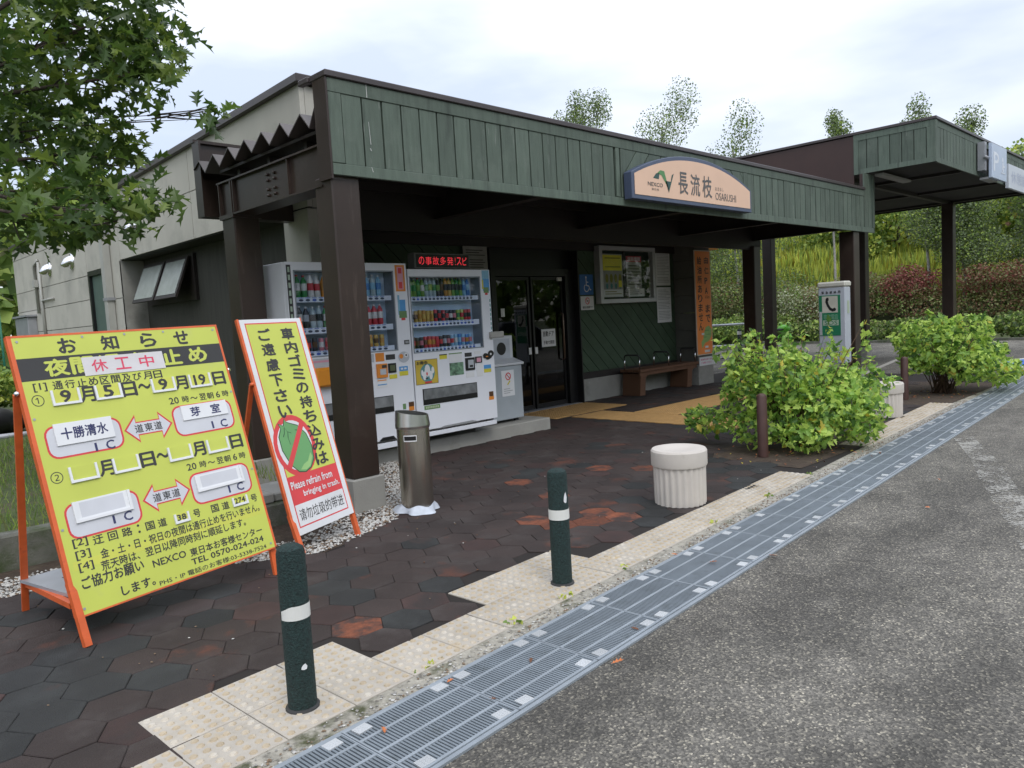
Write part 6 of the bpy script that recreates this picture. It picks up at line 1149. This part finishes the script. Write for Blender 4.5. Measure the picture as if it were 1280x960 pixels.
for i, (a, c, r, lb) in enumerate((((1.6, 15.2, .18), (4.0, 15.0, .2), .09, 'pale split log lying across the left background, front'), ((1.4, 16.0, .2), (4.1, 16.1, .22), .10, 'weathered log behind the front one'), ((1.6, 16.9, .2), (4.2, 16.8, .25), .08, 'thin pole at the back of the timber'), ((1.3, 13.6, .16), (4.1, 13.5, .16), .05, 'grey pipe lying in the grass'))):
    MB().tube([a, ((a[0]+c[0])/2, (a[1]+c[1])/2+.05, (a[2]+c[2])/2), c], r, 9, r1=r*.8).build('log', mat('pale old timber', (.20, .14, .10), .9, var=.35, scale=12) if i < 3 else GREYM, None, label=lb, cat='log', group='timber on the left')
o = thing('black_bag', 'black plastic sack lying among the logs at the left edge', 'sack', (2.45, 14.6, .1)); mb = MB(); ell(mb, (2.4, 14.6, .32), (.55, .35, .26)); ell(mb, (2.75, 14.6, .28), (.3, .25, .18)); mb.build('sack', BLACK, o); mb = MB(); ell(mb, (3.05, 14.55, .25), (.12, .1, .08)); mb.build('white_end', WHITE, o)
o = thing('mesh_fence', 'green wire mesh fence left of the concrete building', 'fence', (2, 24, 0)); FM = mat('green fence wire', (.02, .16, .10), .6)
for x in (-1.5, .9, 3.3, 4.6): MB().tube([(x, 24, 0), (x, 24, 2.7)], .03, 6).build('fence_post', FM, o)
mb = MB()
for k in range(28): mb.tube([(-1.5, 24, .1+k*.09), (4.6, 24, .1+k*.09)], .008, 4)
for k in range(60): mb.tube([(-1.5+k*.1, 24.01, .1), (-1.5+k*.1, 24.01, 2.6)], .006, 4)
mb.build('mesh_panel', FM, o, kind='stuff')
o = thing('bank_fence', 'thin blue grey pipe fence along the top of the weeds', 'fence', (46, 24, 3.5)); z = float(hill(46, 21)); mb = MB(); mb.tube([(46, 18, z+2.6), (44, 26, z+2.6)], .05, 5); mb.tube([(46, 18, z+1.9), (44, 26, z+1.9)], .04, 5); mb.build('rail', mat('blue grey pipe', (.12, .2, .24), .5), o)
for k in range(5): MB().tube([(46-k*.5, 18+k*2, z-.3), (46-k*.5, 18+k*2, z+2.65)], .05, 5).build('fence_post', mat('blue grey pipe', (.12, .2, .24), .5), o)
# parked car behind the camera, mirrored in the glass doors
o = thing('parked_car', 'dark parked car across the lane, seen only mirrored in the glass doors', 'car', (24.5, -8, 0)); CP = mat('dark car paint', (.02, .022, .03), .2, .3, var=.05); cx, cy = 24.5, -8
pr_ = [(-2.2, .35), (-2.25, .75), (-1.5, .92), (-.9, 1.40), (.7, 1.42), (1.5, .98), (2.15, .9), (2.2, .35)]; mb = MB(); mb.prism([(cx+x, cy-.85, z) for x, z in pr_], (0, 1.7, 0)); mb.build('body', CP, o, bevel=.06)
gl_ = [(-1.3, .98), (-.82, 1.34), (.62, 1.36), (1.25, 1.0)]; mb = MB(); mb.prism([(cx+x, cy+.851, z) for x, z in gl_], (0, .01, 0)); mb.build('side_window', mat('car window', (.03, .035, .04), .08), o)
for x in (-1.35, 1.35):
    for yy in (-.8, .62): w_ = MB(); n = 20; w_.add([(cx+x+.32*math.cos(2*math.pi*k/n), cy+yy+dy, .32+.32*math.sin(2*math.pi*k/n)) for dy in (0, .2) for k in range(n)], [list(range(n)), list(range(2*n-1, n-1, -1))]+[(k, (k+1) % n, n+(k+1) % n, n+k) for k in range(n)]); w_.build('wheel', CHAR, o)
for yy in (-.6, .6): MB().box(cx+2.18, cx+2.24, cy+yy-.2, cy+yy+.2, .62, .78).build('headlight', WHITE, o)
